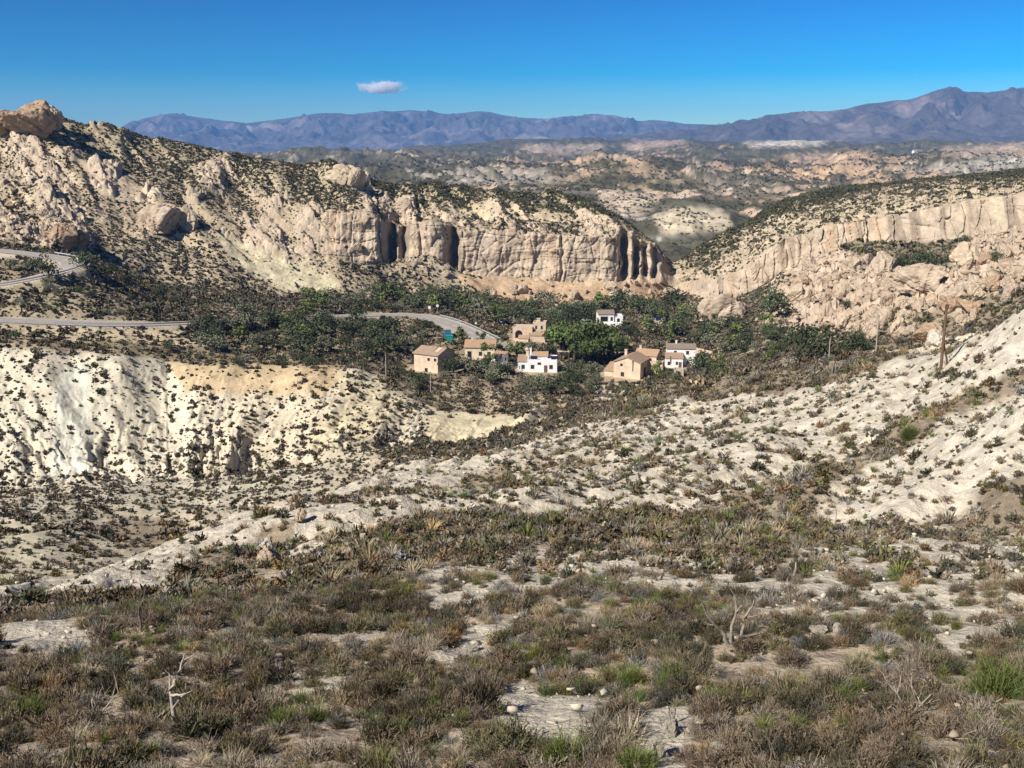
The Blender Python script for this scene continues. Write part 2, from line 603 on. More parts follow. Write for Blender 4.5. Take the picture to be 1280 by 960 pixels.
# tumbled blocks below the right-hand cliff and rock knobs on the left hill
jx, jy = 0.25 * pn(X / 3, Y / 3, 41), 0.25 * pn(X / 3, Y / 3, 42)
blk = slabs(X / 8.5 + jx, (Y + Z * 0.8) / 8.5 + jy, 1)[0]
blk2 = slabs(X / 3.3 + 2 * jx, (Y + Z) / 3.6 + 2 * jy, 2)[0]
blk3 = slabs(X / 1.5 + 3 * jx, (Y + Z) / 1.6 + 3 * jy, 3)[0]
dz = dz + talus * (3.4 * blk + 1.3 * blk2 + 0.5 * blk3 - 2.6) * (1 - 0.75 * sm(BX['N12'] + .3, BX['N12b'], BF))
knob = sm(0.18, 0.5, fbm(rib / 16, alo / 48, 3, 43)) * rockyL * (1 - w_cliff)
kp = np.zeros(PX0.shape, np.float32)
for kpoly in ([(235, 238), (330, 246), (425, 258), (425, 335), (340, 315), (262, 282)], [(90, 190), (150, 205), (215, 240), (180, 252), (100, 225)], [(-100, 255), (110, 275), (120, 310), (-100, 315)], [(450, 215), (530, 235), (560, 275), (500, 290), (450, 262)]):
    kp = np.maximum(kp, blur(blur(inpoly(PX0 + 8 * pn(X / 9, Z / 9, 45), PY0, kpoly).astype(np.float32), 2, 0), 2, 1))
knob = np.maximum(knob, f32(kp) * sm(-.12, .22, fbm(rib / 8 + 9, alo / 20, 4, 52)) * w_hill * (1 - w_cliff))
KNOB = knob
strat = np.clip(fbm(rib / 9 + 40, alo / 80, 3, 44), -1, 1)
dz = dz + rockyL * (1 - w_cliff) * 2.4 * (sm(-.1, .12, strat) + sm(.25, .4, strat) - 1) * sm(BX['N12'] + .6, BX['N12b'], BF)
dz = dz + knob * (2.2 * blk + 1.4 * blk2 + 0.5 * blk3)
rim = bsel('N13', 'N14', 0.05) * (1 - sm(0.12, 0.5 + .25 * sm(860, 960, PX0), BT)) * sm(400, 560, PX0)
rim = np.maximum(rim, bsel('N13', 'N14', 0.05) * (1 - sm(.55, .85, BT)) * sm(900, 980, PX0) * sm(-.1, .25, fbm(X / 14, Y / 14, 3, 54)))
RIM = rim
dz = dz + rim * (1.3 * blk2 + 1.0 * blk + 0.5 * blk3 - 1.8)
Z = Z + f32(dz)
# cliff faces: buttresses, cracks, ledges; moved towards the viewer
zz = Z
wx_ = 0.9 * pn(X / 7, zz / 14, 49)
wx2 = 0.8 * pn(X / 30, zz / 60, 50)
thin = 1 + 0.7 * sm(845, 900, PX0)
bl1, e1, c1 = slabs(X / 10 * thin + 0.12 * wx_ + wx2, zz / 60 + 0.2 * wx_, 5, 0.9)
bl2, e2, c2_ = slabs(X / 4.6 * thin + 0.25 * wx_ + 1.5 * wx2, zz / 11, 6, 1.3)
bl3, e3, c3_ = slabs(X / 1.9 + 0.3 * wx_, zz / 4.4, 7, 0.9)
plain_w = 1 - 0.72 * sm(575, 600, PX0) * (1 - sm(755, 775, PX0))
rt_w = sm(845, 900, PX0)
but = (4.6 * fbm(X / 26, zz / 90, 2, 47) + (2.6 * (c1 - .5) + 0.7 * bl1) * (1 - .65 * rt_w)) * plain_w + rt_w * (1.8 * fbm(X / 7, zz / 10, 4, 48) + 1.2 * bl2) + 1.6 * fbm(X / 10, zz / 13, 4, 46) + 0.9 * (c2_ - .5) + 0.55 * bl2 + 0.38 * bl3 + 0.4 * fbm(X / 1.6, zz / 3, 4, 53) + 0.8 * pn(X / 30, zz / 3.4, 55) - 0.3 * (1 - sm(0.0, 0.1, np.abs(pn(X / 22, zz / 5.5, 56))))
crk = 2.0 * (1 - sm(0.0, 0.05, e1)) * (1 - .85 * rt_w) * plain_w + 0.35 * (1 - sm(0.0, 0.06, e2)) / thin + 0.6
out = but - crk
for cpx, wd, dp in ((488, 6, 10), (503, 4, 6), (566, 7, 11), (782, 5, 10), (797, 4, 9), (808, 5, 7), (819, 4, 6), (702, 2, 2), (1088, 2.5, 5), (1122, 3, 4), (985, 3, 3)):
    out = out - dp * np.exp(-((PX0 - cpx + 3 * pn(zz / 6, zz * 0 + cpx, 61)) / wd) ** 2)
cw = w_cliff * (1 - 0.35 * w_cliffR)
Y = Y - f32(np.clip(out, -12, 7) * cw)
TALUS, CLIFF = talus, w_cliff

# ---- roads and house pads are levelled into the land
ROADS = {}


def road_line(nodes, n=160):
    a = np.array(nodes, float)
    x, y, z = at(a[:, 0], a[:, 1], a[:, 2])
    P = np.stack([x, y, z], 1)
    t = np.concatenate([[0], np.cumsum(np.linalg.norm(np.diff(P, axis=0), axis=1))])
    tt = np.linspace(0, t[-1], n)
    Q = np.stack([np.interp(tt, t, P[:, i]) for i in range(3)], 1)
    return np.stack([blur(Q[:, i], 5.0, 0) for i in range(3)], 1)


R_MAIN = road_line([(-340, 388, 236), (-100, 395, 241), (0, 400, 244), (120, 405, 247), (200, 405, 252), (240, 403, 262), (320, 399, 284), (420, 395, 305), (500, 393, 322), (530, 395, 322), (556, 402, 312), (578, 411, 300), (598, 421, 290), (625, 433, 284), (660, 436, 285)], 260)
R_HAIR = road_line([(-300, 384, 252), (-100, 368, 264), (0, 356, 270), (50, 346, 276), (80, 338, 281), (93, 332, 286), (92, 327, 291), (80, 324, 295), (66, 321, 298), (45, 318, 301), (0, 313, 306), (-120, 305, 312), (-300, 298, 318)], 260)
PADS = []          # (x, y, z, radius)


def near_path(Xa, Ya, P, half, soft, zoff):
    """level the terrain along the path P"""
    global Z
    lo, hi = P.min(0) - half - soft, P.max(0) + half + soft
    m = (Xa > lo[0]) & (Xa < hi[0]) & (Ya > lo[1]) & (Ya < hi[1])
    idx = np.nonzero(m.ravel())[0]
    xs, ys = Xa.ravel()[idx], Ya.ravel()[idx]
    best = np.full(len(idx), 1e9)
    zb_ = np.zeros(len(idx))
    for q in P:
        d = (xs - q[0]) ** 2 + (ys - q[1]) ** 2
        nb = d < best
        best[nb] = d[nb]
        zb_[nb] = q[2]
    best = np.sqrt(best)
    wgt = 1 - sm(half, half + soft, best)
    zr = Z.ravel()
    zr[idx] = zr[idx] * (1 - wgt) + (zb_ + zoff) * wgt
    Z = zr.reshape(Z.shape)
    r = np.full(Z.size, 1e9, np.float32)
    r[idx] = best
    return r.reshape(Z.shape)


D_MAIN = near_path(X, Y, R_MAIN, 4.6, 3.5, -0.12)
D_HAIR = near_path(X, Y, R_HAIR, 4.4, 3.5, -0.12)
DPAD = np.full(Z.shape, 1e9, np.float32)


def pad(x, y, z, r):
    global Z, DPAD
    d = np.hypot(X - x, Y - y)
    wgt = 1 - sm(r, r + 4, d)
    Z = f32(Z * (1 - wgt) + z * wgt)
    DPAD = np.minimum(DPAD, d - r)


# house sites: key -> (px, base py, Y, pad radius)
SITES = dict(ruin=(543, 462, 262, 7.0), ochre_roof=(601, 447, 286, 6.0), shed=(625, 455, 277, 3.4), white_low=(672, 462.5, 268, 7.0), arch=(661, 426, 311, 7.0),
             terrace=(762, 407, 352, 6.0), solar=(819, 411, 345, 4.0), gable=(789, 470, 252, 8.0), white_two=(846, 457, 274, 7.0), stone_hut=(849, 469.5, 252, 2.0))
PXv, PYv = proj(X, Y, Z)

# visible-surface map at half photo resolution (for putting things on the ground seen at a pixel)
VW, VH = 800, 480


def see():
    global PXv, PYv, vidx
    PXv, PYv = proj(X, Y, Z)
    ix = ((PXv + 160) / 2).astype(np.int64)
    iy = (PYv / 2).astype(np.int64)
    ok = (ix >= 0) & (ix < VW) & (iy >= 0) & (iy < VH)
    fi = np.nonzero(ok.ravel())[0]
    cell = (iy.ravel()[fi] * VW + ix.ravel()[fi])
    order = np.argsort(-Y.ravel()[fi], kind='stable')
    v = np.full(VH * VW, -1, np.int64)
    v[cell[order]] = fi[order]
    vidx = v.reshape(VH, VW)


see()


def ground_at(px, py):
    """the terrain point seen at the photo pixel"""
    c, r = int((px + 160) / 2), int(py / 2)
    best = None
    for rad in range(0, 7):
        sub = vidx[max(0, r - rad):r + rad + 1, max(0, c - rad):c + rad + 1].ravel()
        sub = sub[sub >= 0]
        if len(sub):
            d = (PXv.ravel()[sub] - px) ** 2 + (PYv.ravel()[sub] - py) ** 2 + 0.0 * sub
            near = sub[d < (2.5 + 2 * rad) ** 2]
            if len(near):
                i = near[np.argmin(Y.ravel()[near])]
                return float(X.ravel()[i]), float(Y.ravel()[i]), float(Z.ravel()[i])
    return None


def ground_z(x, y):
    s = x / (y + B)
    c = int(np.clip(round((s + 0.64) / 1.28 * (NC - 1)), 0, NC - 1))
    col = Y[:, c]
    r = int(np.argmin(np.abs(col - y)))
    r0, r1 = max(r - 1, 0), min(r + 1, len(col) - 1)
    o = np.argsort(col[r0:r1 + 1])
    return float(np.interp(y, col[r0:r1 + 1][o], Z[r0:r1 + 1, c][o]))


SITEW = {}
SITESC = {}
for k, (px, py, yy, r) in SITES.items():
    gq = ground_at(px, py)
    SITESC[k] = gq[1] / yy
    print('site', k, yy, round(gq[1], 1))
    x, y, z = (float(v) for v in at(px, py, gq[1]))
    SITEW[k] = (x, y, z)
    pad(x, y, z, r * SITESC[k])

see()

# ---------------------------------------------------------------- soil colours and plant cover
nb = fbm(X / 9, Y / 9, 4, 71)
nb2 = fbm(X / 2.6, Y / 2.6, 3, 75)
nbig = fbm(X / 45, Y / 45, 3, 77)
wpx = 7 * fbm(PX0 / 45, PY0 / 30, 3, 81)
wpy = 5 * fbm(PX0 / 45 + 50, PY0 / 30, 3, 85)
QX, QY = f32(PX0 + wpx), f32(PY0 + wpy)

C = lambda *a: np.array(a, np.float32)
WHITE, CREAM, YELL, TAN = C(.61, .55, .445), C(.52, .455, .335), C(.55, .49, .33), C(.45, .33, .19)
BROWN, LITTER, PINK, ROCK = C(.24, .195, .14), C(.20, .165, .125), C(.50, .405, .305), C(.46, .375, .275)
RUST = C(.41, .285, .18)
soil = np.empty(Z.shape + (3,), np.float32)
soil[:] = CREAM
dens = np.zeros(Z.shape, np.float32)      # plants per m2
size = np.full(Z.shape, 1.0, np.float32)  # m across
green = np.zeros(Z.shape, np.float32)     # 0 brown, 1 green


def put(mask, colr=None, d=None, sz=None, g=None):
    m = np.clip(mask, 0, 1).astype(np.float32)
    if colr is not None:
        soil[:] = soil * (1 - m[..., None]) + colr * m[..., None]
    for arr, v in ((dens, d), (size, sz), (green, g)):
        if v is not None:
            arr[:] = arr * (1 - m) + v * m


def reg(poly, y0=0, y1=1e9):
    m = inpoly(QX, QY, poly) & (Y > y0) & (Y < y1)
    return f32(blur(blur(m.astype(np.float32), 1.6, 0), 1.6, 1))


# foreground scrub
put(bsel('Nm', 'N4a', 0.25), LITTER * 2.1, 11.0, 0.48, 0.32)
put(sm(0.38, 0.65, nb2 + 0.5 * nb) * bsel('Nm', 'N4a', 0.25), WHITE * .95, 3.6)
# near spurs and white slopes
put(bsel('N4', 'N6', 0.1), WHITE, 1.2, 0.58, 0.30)
put(bsel('N4', 'N6', 0.1) * sm(0.22, 0.5, nb), BROWN * 1.6, 2.0, 0.62, 0.3)
put(bsel('N5', 'N8', 0.06), CREAM, 0.9, 1.0, 0.35)
put(bsel('N5', 'N8', 0.06) * sm(-0.1, 0.25, nb), BROWN * 1.3, 1.2, 1.1, 0.35)
# badland wall
put(bsel('N8', 'N9', 0.04), C(.57, .52, .40), 0.33, .95, 0.30)
put(bsel('N8', 'N9', 0.04) * sm(215, 300, PX0), C(.56, .49, .36))
put(bsel('N8', 'N8b', 0.1) * (1 - sm(0.2, 1.0, BF - BX['N8'])), None, 0.6)
put(bsel('N8', 'N9', 0.04) * sm(0.05, 0.5, fbm(X / 16, Y / 16, 3, 87)), None, 0.6)
put(bsel('N6', 'N8', 0.05) * (1 - sm(440, 520, PX0)), CREAM * 1.05, 0.55, .75, 0.3)
# valley shelf
put(bsel('N9', 'N12', 0.05), C(.31, .25, .17), 0.65, 1.15, 0.4)
put(bsel('N9', 'N12', 0.05) * sm(0.1, 0.5, nb), C(.42, .35, .24), 0.4)
# hillsides
put(bsel('N12', 'N15', 0.1), C(.43, .35, .24), 0.80, 0.95, 0.5)
diag = fbm(rib / 10, alo / 45, 4, 91)
put(bsel('N12', 'N15', 0.1) * sm(0.12, 0.42, diag), C(.34, .28, .19), 1.5, 1.1, 0.6)
put(bsel('N12', 'N15', 0.1) * sm(0.1, 0.35, -diag), C(.48, .40, .28), 0.5)
put(bsel('N14', 'N16', 0.15), C(.30, .26, .18), 0.25, 1.6, 0.8)
# ---- named patches of the land
def P(pts, y0, y1, colr=None, d=None, sz=None, g=None, k=1.0):
    put(reg(pts, y0, y1) * k, colr, d, sz, g)


W4, BR = WHITE, LITTER
# foreground bare marl
for pts in ([(612, 862), (640, 838), (690, 868), (745, 866), (745, 930), (700, 945), (640, 935), (616, 905)], [(-60, 772), (60, 778), (118, 798), (112, 818), (0, 812)],
            [(790, 900), (860, 900), (860, 975), (790, 970)], [(1165, 800), (1270, 768), (1285, 790), (1180, 822)], [(398, 826), (440, 822), (438, 862), (404, 864)], [(330, 828), (380, 824), (380, 844), (335, 846)], [(575, 786), (640, 780), (640, 806), (585, 812)], [(240, 660), (300, 650), (300, 668), (250, 676)],
            [(925, 640 + 120), (1050, 760), (1045, 785), (960, 778)], [(560, 800), (590, 790), (600, 806), (570, 815)]):
    P(pts, 0, 60, W4, 0.12)
P([(510, 740), (560, 702), (650, 688), (760, 692), (900, 700), (1010, 715), (1000, 750), (800, 738), (640, 748), (560, 765)], 0, 60, W4, 2.6, 0.50)
P([(980, 690), (1120, 668), (1300, 660), (1300, 745), (1180, 800), (1000, 765)], 0, 60, W4, 2.4, 0.52)
P([(580, 640), (1000, 642), (1050, 662), (1010, 686), (600, 688), (430, 700), (460, 665)], 30, 62, BROWN, 5.0, 0.62, 0.45)
P([(400, 712), (520, 668), (640, 645), (640, 690), (520, 715), (400, 745)], 25, 62, LITTER, 6.0, 0.5, 0.2)
# diagonal white spur on the left and its brown hollow
P([(40, 742), (130, 700), (300, 638), (560, 568), (665, 545), (700, 556), (560, 604), (420, 655), (330, 692), (200, 738), (120, 748)], 35, 125, WHITE, 0.40, 0.6)
P([(215, 722), (260, 690), (330, 666), (372, 660), (350, 684), (330, 706), (280, 732), (225, 740)], 30, 90, BROWN * 1.3, 2.4, 0.6, 0.3)
P([(380, 640), (560, 600), (640, 580), (640, 596), (540, 616), (460, 640)], 35, 115, BROWN * 1.5, 1.5, 0.65, 0.3)
# right slope
P([(760, 560), (900, 500), (1180, 430), (1300, 370), (1300, 470), (1100, 545), (950, 600), (860, 640), (700, 640)], 50, 140, WHITE, 0.85, 0.72, 0.3)
P([(940, 612), (1050, 572), (1150, 520), (1290, 462), (1290, 490), (1160, 545), (1060, 592), (1010, 640), (930, 640)], 45, 90, BROWN * 1.2, 2.4, 0.8, 0.45)
P([(1000, 642), (1060, 594), (1160, 548), (1300, 495), (1300, 610), (1180, 655), (1050, 662)], 40, 70, WHITE, 1.1, 0.58, 0.3)
P([(1180, 660), (1230, 610), (1300, 590), (1300, 650)], 35, 70, BROWN, 2.6, 0.7, 0.5)
# flat of grey-brown bushes by the village
P([(720, 500), (800, 480), (900, 455), (1000, 445), (1090, 438), (1150, 440), (1080, 470), (980, 490), (880, 500), (800, 515), (720, 535)], 100, 240, BROWN * 1.15, 1.6, 1.0, 0.2)
P([(760, 490), (800, 476), (860, 470), (850, 486), (790, 505)], 150, 260, C(.3, .25, .14), 0.6, 1.3, 0.9)
P([(840, 505), (900, 495), (1000, 490), (1000, 505), (900, 530), (840, 545)], 80, 140, WHITE, 0.3, 0.9)
put(bsel('N8', 'N9', 0.04) * sm(0.78, 0.97, GL) * (1 - sm(1.75, 1.95, BF - BX['N8'])), C(.52, .47, .37), 0.42, .9, .4)
# badlands: greenish chute, orange band, cream end wall
P([(70, 460), (110, 450), (118, 500), (112, 590), (60, 600)], 180, 230, C(.57, .55, .455), 0.06)
P([(212, 452), (300, 455), (420, 458), (445, 470), (400, 490), (300, 488), (230, 492)], 185, 235, C(.52, .405, .25), 0.16)
P([(420, 462), (500, 490), (470, 540), (400, 575), (380, 540), (430, 500)], 180, 235, C(.54, .47, .32), 0.35)
P([(540, 516), (600, 518), (655, 526), (640, 548), (570, 562), (538, 545)], 180, 215, C(.56, .49, .33), 0.03)
P([(490, 478), (560, 478), (700, 490), (730, 505), (690, 516), (560, 515), (500, 490)], 190, 255, C(.42, .345, .24), 0.6, 1.0, 0.3)
P([(0, 618), (140, 600), (300, 590), (420, 580), (400, 610), (300, 632), (150, 640), (0, 650)], 120, 200, C(.53, .48, .37), 0.62, .75, 0.3)
P([(-200, 655), (70, 650), (160, 665), (210, 700), (120, 712), (40, 740), (-200, 740)], 90, 140, C(.50, .45, .33), 0.5, 0.9, 0.3)
P([(110, 655), (200, 650), (260, 668), (200, 690), (160, 690)], 90, 160, BROWN * 1.2, 0.7, 1.0, 0.3)
P([(740, 480), (800, 478), (800, 508), (750, 510)], 190, 262, CREAM, 0.25)
# valley shelf
P([(0, 405), (140, 412), (230, 412), (260, 435), (140, 430), (0, 425)], 215, 255, C(.50, .42, .28), 0.30, 1.2, 0.4)
P([(40, 425), (140, 426), (230, 436), (420, 452), (420, 458), (210, 450), (140, 436)], 212, 250, C(.26, .21, .13), 0.6, 0.9, 0.5)
P([(480, 470), (740, 470), (740, 485), (640, 485), (500, 480)], 225, 262, C(.32, .25, .18), 0.45, 1.0, 0.3)
P([(-200, 365), (0, 362), (100, 345), (160, 365), (230, 395), (0, 395), (-200, 392)], 245, 292, C(.36, .30, .2), 0.6, 1.2, 0.4)
# left hill
P([(-200, 150), (160, 166), (430, 207), (440, 258), (390, 300), (270, 272), (170, 300), (110, 300), (-200, 300)], 345, 515, C(.44, .36, .25), 1.0, .8, .5, .85)
P([(262, 275), (300, 285), (420, 355), (440, 368), (360, 362), (310, 345), (275, 310)], 350, 425, C(.55, .49, .335), 0.09, .8)
P([(100, 200), (130, 205), (150, 215), (205, 240), (150, 240), (110, 230)], 380, 470, PINK * .95, 0.2)
P([(120, 270), (240, 300), (300, 340), (330, 365), (240, 350), (180, 330), (130, 300)], 345, 430, C(.47, .395, .27), 1.1, 0.95, 0.4)
P([(60, 150), (160, 163), (330, 190), (430, 205), (450, 225), (400, 260), (300, 232), (200, 215), (110, 190)], 400, 510, C(.40, .335, .23), 0.85, 1.0, 0.65)
P([(455, 218), (560, 224), (690, 231), (745, 246), (720, 262), (600, 250), (500, 250)], 430, 545, C(.38, .32, .21), 0.7, 1.3, 0.85)
P([(690, 232), (745, 245), (800, 282), (790, 290), (740, 268)], 430, 545, C(.30, .26, .16), 0.55, 1.5, 0.9)
P([(540, 270), (700, 270), (790, 285), (780, 272), (700, 258), (560, 255)], 420, 500, C(.53, .44, .30), 0.09, 1.2)
P([(570, 345), (700, 352), (830, 348), (840, 372), (700, 382), (600, 375)], 400, 445, C(.50, .36, .23), 0.05)
# right hill
P([(860, 320), (940, 268), (985, 243), (1060, 232), (1060, 245), (1000, 262), (950, 290), (890, 330)], 430, 640, C(.33, .28, .18), 0.6, 1.4, 0.95)
P([(900, 300), (985, 262), (1130, 238), (1300, 222), (1300, 275), (1130, 285), (960, 318)], 340, 620, C(.50, .42, .30), 0.36, 1.15, 0.6)
P([(1030, 233), (1130, 222), (1300, 205), (1300, 219), (1130, 231), (1050, 240)], 430, 660, C(.20, .18, .10), 0.7, 1.5, 1.0)
P([(1130, 240), (1300, 225), (1300, 250), (1220, 262), (1150, 265)], 360, 600, C(.46, .38, .26), 0.45, 1.2, 0.8)
P([(960, 270), (1130, 240), (1140, 265), (1000, 300), (950, 305)], 380, 600, C(.50, .43, .29), 0.3, 1.2, 0.6)
TALN = f32(fbm(X / 6, (Y + Z) / 6, 4, 95))
put(TALUS, PINK, 0.03, 1.1, 0.5)
put(TALUS * sm(0.05, 0.45, TALN), C(.54, .43, .32), 0.06)
put(TALUS * sm(0.1, 0.5, -TALN), C(.42, .30, .20), 0.12)
P([(1070, 345), (1100, 318), (1160, 312), (1200, 320), (1190, 340), (1120, 350)], 230, 390, C(.22, .19, .13), 0.5, 1.6, 0.9)
P([(1030, 308), (1110, 296), (1200, 305), (1190, 330), (1090, 335)], 255, 390, C(.24, .20, .13), 0.5, 1.6, 0.7)
# cliffs
cst = f32(fbm(X / 5, Z / 45, 4, 97))
cst2 = f32(fbm(X / 14, Z / 16, 3, 99))
cc = ROCK * (1 + 0.14 * cst[..., None]) + (PINK - ROCK) * np.clip(0.5 + cst2, 0, 1)[..., None]
soil[:] = soil * (1 - CLIFF[..., None]) + cc * CLIFF[..., None]
put(CLIFF * sm(0.10, 0.45, cst) * (0.45 + 0.3 * sm(850, 950, PX0)), RUST)
put(CLIFF * sm(0.2, 0.55, -cst) * 0.5, C(.56, .47, .33))
put(CLIFF * sm(0.25, 0.5, f32(fbm(X / 3.2, Z / 60, 3, 103))) * 0.6, C(.20, .155, .115))
dens *= (1 - CLIFF)
knm = KNOB * (1 - sm(0.0, 0.3, f32(fbm(X / 4, Z / 4, 2, 101))))
put(KNOB * 0.85, PINK * 0.98, 0.12)
put(RIM * sm(-.15, .2, fbm(X / 5, Y / 5, 3, 104)) * .9, PINK, 0.10)
soil *= (1 + 0.10 * nbig + 0.06 * nb)[..., None]
# road shoulders: gravel
rd = np.minimum(D_MAIN, D_HAIR)
put(1 - sm(4.3, 6.5, rd), C(.46, .40, .31), 0.0)
put(1 - sm(-0.5, 1.5, DPAD), C(.42, .34, .24), 0.0)
np.clip(soil, 0.02, 0.7, out=soil)

# ---- mesh objects of the land
nr = Z.shape[0]
idx = np.arange(nr * NC).reshape(nr, NC)
q = np.stack([idx[:-1, :-1], idx[:-1, 1:], idx[1:, 1:], idx[1:, :-1]], -1)
fb = BF[:-1, :-1]
fpx = PX0[:-1, :-1]
fcl = CLIFF[:-1, :-1] > 0.4
allV = np.stack([X, Y, Z], -1).reshape(-1, 3)
allC = soil.reshape(-1, 3)


def land(name, mask, mat):
    fs = q[mask].reshape(-1, 4)
    u, inv = np.unique(fs, return_inverse=True)
    me = mesh_np(name, allV[u], inv.reshape(-1, 4), mat, allC[u], True)
    o = link(name, me)
    tag(o, kind='structure')
    return o


land('ground', fb < BX['N6'], M_NEAR)
land('valley', (fb >= BX['N6']) & (fb < BX['N9']), M_MID)
land('terrain', (fb >= BX['N9']) & (fb < BX['N12']), M_MID)
land('hill', (fb >= BX['N12']) & ~fcl & (fpx < 838), M_ROCK)
land('hill', (fb >= BX['N12']) & ~fcl & (fpx >= 838), M_ROCK)
land('cliff', fcl & (fpx < 838), M_ROCK)
land('cliff', fcl & (fpx >= 838), M_ROCK)

# ---------------------------------------------------------------- far hills and mountains
def sheet(name, lines, rows, disp, colour, mat, nc, bl=5.0):
    gy_, gz_, bb_ = [], [], []
    for k in range(len(lines) - 1):
        for i in range(rows[k]):
            t = i / rows[k]
            gy_.append(lines[k][0] * (1 - t) + lines[k + 1][0] * t)
            gz_.append(lines[k][1] * (1 - t) + lines[k + 1][1] * t)
            bb_.append(k + t)
    gy_.append(lines[-1][0])
    gz_.append(lines[-1][1])
    bb_.append(len(lines) - 1.0)
    yy, z_ = blur(np.array(gy_), bl, 0), blur(np.array(gz_), bl, 0)
    xx = S2[None, :] * yy
    bb_ = np.array(bb_)[:, None] + 0 * yy
    px, py = proj(xx, yy, z_)
    xx, yy, z_ = disp(xx, yy, z_, bb_, px, py)
    px, py = proj(xx, yy, z_)
    c = colour(xx, yy, z_, bb_, px, py)
    n, m_ = yy.shape
    id_ = np.arange(n * m_).reshape(n, m_)
    qq = np.stack([id_[:-1, :-1], id_[:-1, 1:], id_[1:, 1:], id_[1:, :-1]], -1).reshape(-1, 4)
    me = mesh_np(name, np.stack([xx, yy, z_], -1).reshape(-1, 3), qq, mat, np.clip(c.reshape(-1, 3), 0.015, 0.7), True)
    o = link(name, me)
    tag(o, kind='structure')
    return xx, yy, z_, px, py


def line2(nodes, sg=5.0):
    a = np.array(nodes, float)
    x, y, z = at(a[:, 0], a[:, 1], a[:, 2])
    s = x / y
    o = np.argsort(s)
    return [blur(np.interp(S2, s[o], y[o]), sg, 0), blur(np.interp(S2, s[o], z[o]), sg, 0)]


S2 = np.linspace(-0.72, 0.72, 1300)
fl = lambda Y_, Z_: [np.full(len(S2), float(Y_)), np.full(len(S2), float(Z_))]
farL = [fl(640, -98), line2([(-300, 310, 790), (740, 305, 790), (840, 298, 780), (900, 300, 780), (1540, 290, 790)]),
        line2([(-300, 262, 1000), (740, 246, 1000), (800, 262, 960), (860, 256, 960), (930, 272, 980), (1000, 255, 1050), (1540, 250, 1050)]),
        line2([(-300, 245, 1300), (640, 236, 1350), (800, 236, 1300), (900, 246, 1280), (1000, 238, 1300), (1540, 234, 1350)]),
        line2([(-300, 225, 1900), (640, 222, 1900), (900, 224, 1900), (1040, 216, 1900), (1280, 212, 1900), (1540, 210, 1900)]),
        line2([(-300, 210, 2800), (500, 207, 2800), (800, 206, 2800), (1000, 200, 2700), (1280, 199, 2600), (1540, 199, 2600)]),
        line2([(-300, 205, 3800), (440, 198, 3800), (640, 190, 3800), (800, 192, 3800), (950, 184, 3600), (1100, 188, 3500), (1280, 186, 3400), (1540, 186, 3400)]),
        line2([(-300, 200, 5000), (400, 199, 5000), (450, 193, 5000), (500, 187, 5000), (560, 182, 5000), (640, 176, 5000), (700, 174, 5000), (760, 181, 5000), (830, 174, 5000), (870, 176, 5000), (950, 179, 4800), (1040, 177, 4700), (1100, 187, 4700), (1200, 181, 4600), (1280, 177, 4600), (1540, 172, 4600)]),
        fl(6200, -40), fl(7400, -60)]


def far_disp(x, y, z, b, px, py):
    wv = sm(0.3, 1.2, b) * (1 - sm(7.0, 7.6, b) * 0.6)
    k = np.clip(y / 1000, 0.7, 5)
    qw = fbm(x / 240, y / 240, 3, 109)
    n = (rid(x / 420 + .9 * qw, y / 170 + .6 * qw, 5, 111) - 0.70) * 44 * np.clip(k, 0.7, 1.4) * (1 - .3 * sm(1500, 3500, y)) + (rid((x + y) / 110 + qw, (y - x) / 170, 3, 113) - .7) * 10 - 9 * (rid(x / 34 + qw, y / 60, 3, 114) - .7)
    n = n + 26 * fbm(x / 420, y / 600, 3, 115) * sm(1.5, 4, b) * np.clip(k, 0.7, 2.0) + 11 * fbm(x / 55, y / 55, 4, 117)
    amp = np.where(b < 7, 1.0, 1.0)
    n = n * (0.55 + 0.45 * sm(2.0, 3.5, b)) * (1 - 0.5 * sm(6.0, 7.0, b))
    return x, y, z + n * wv * amp, 


def far_disp3(x, y, z, b, px, py):
    r = far_disp(x, y, z, b, px, py)
    return r[0], r[1], r[2]


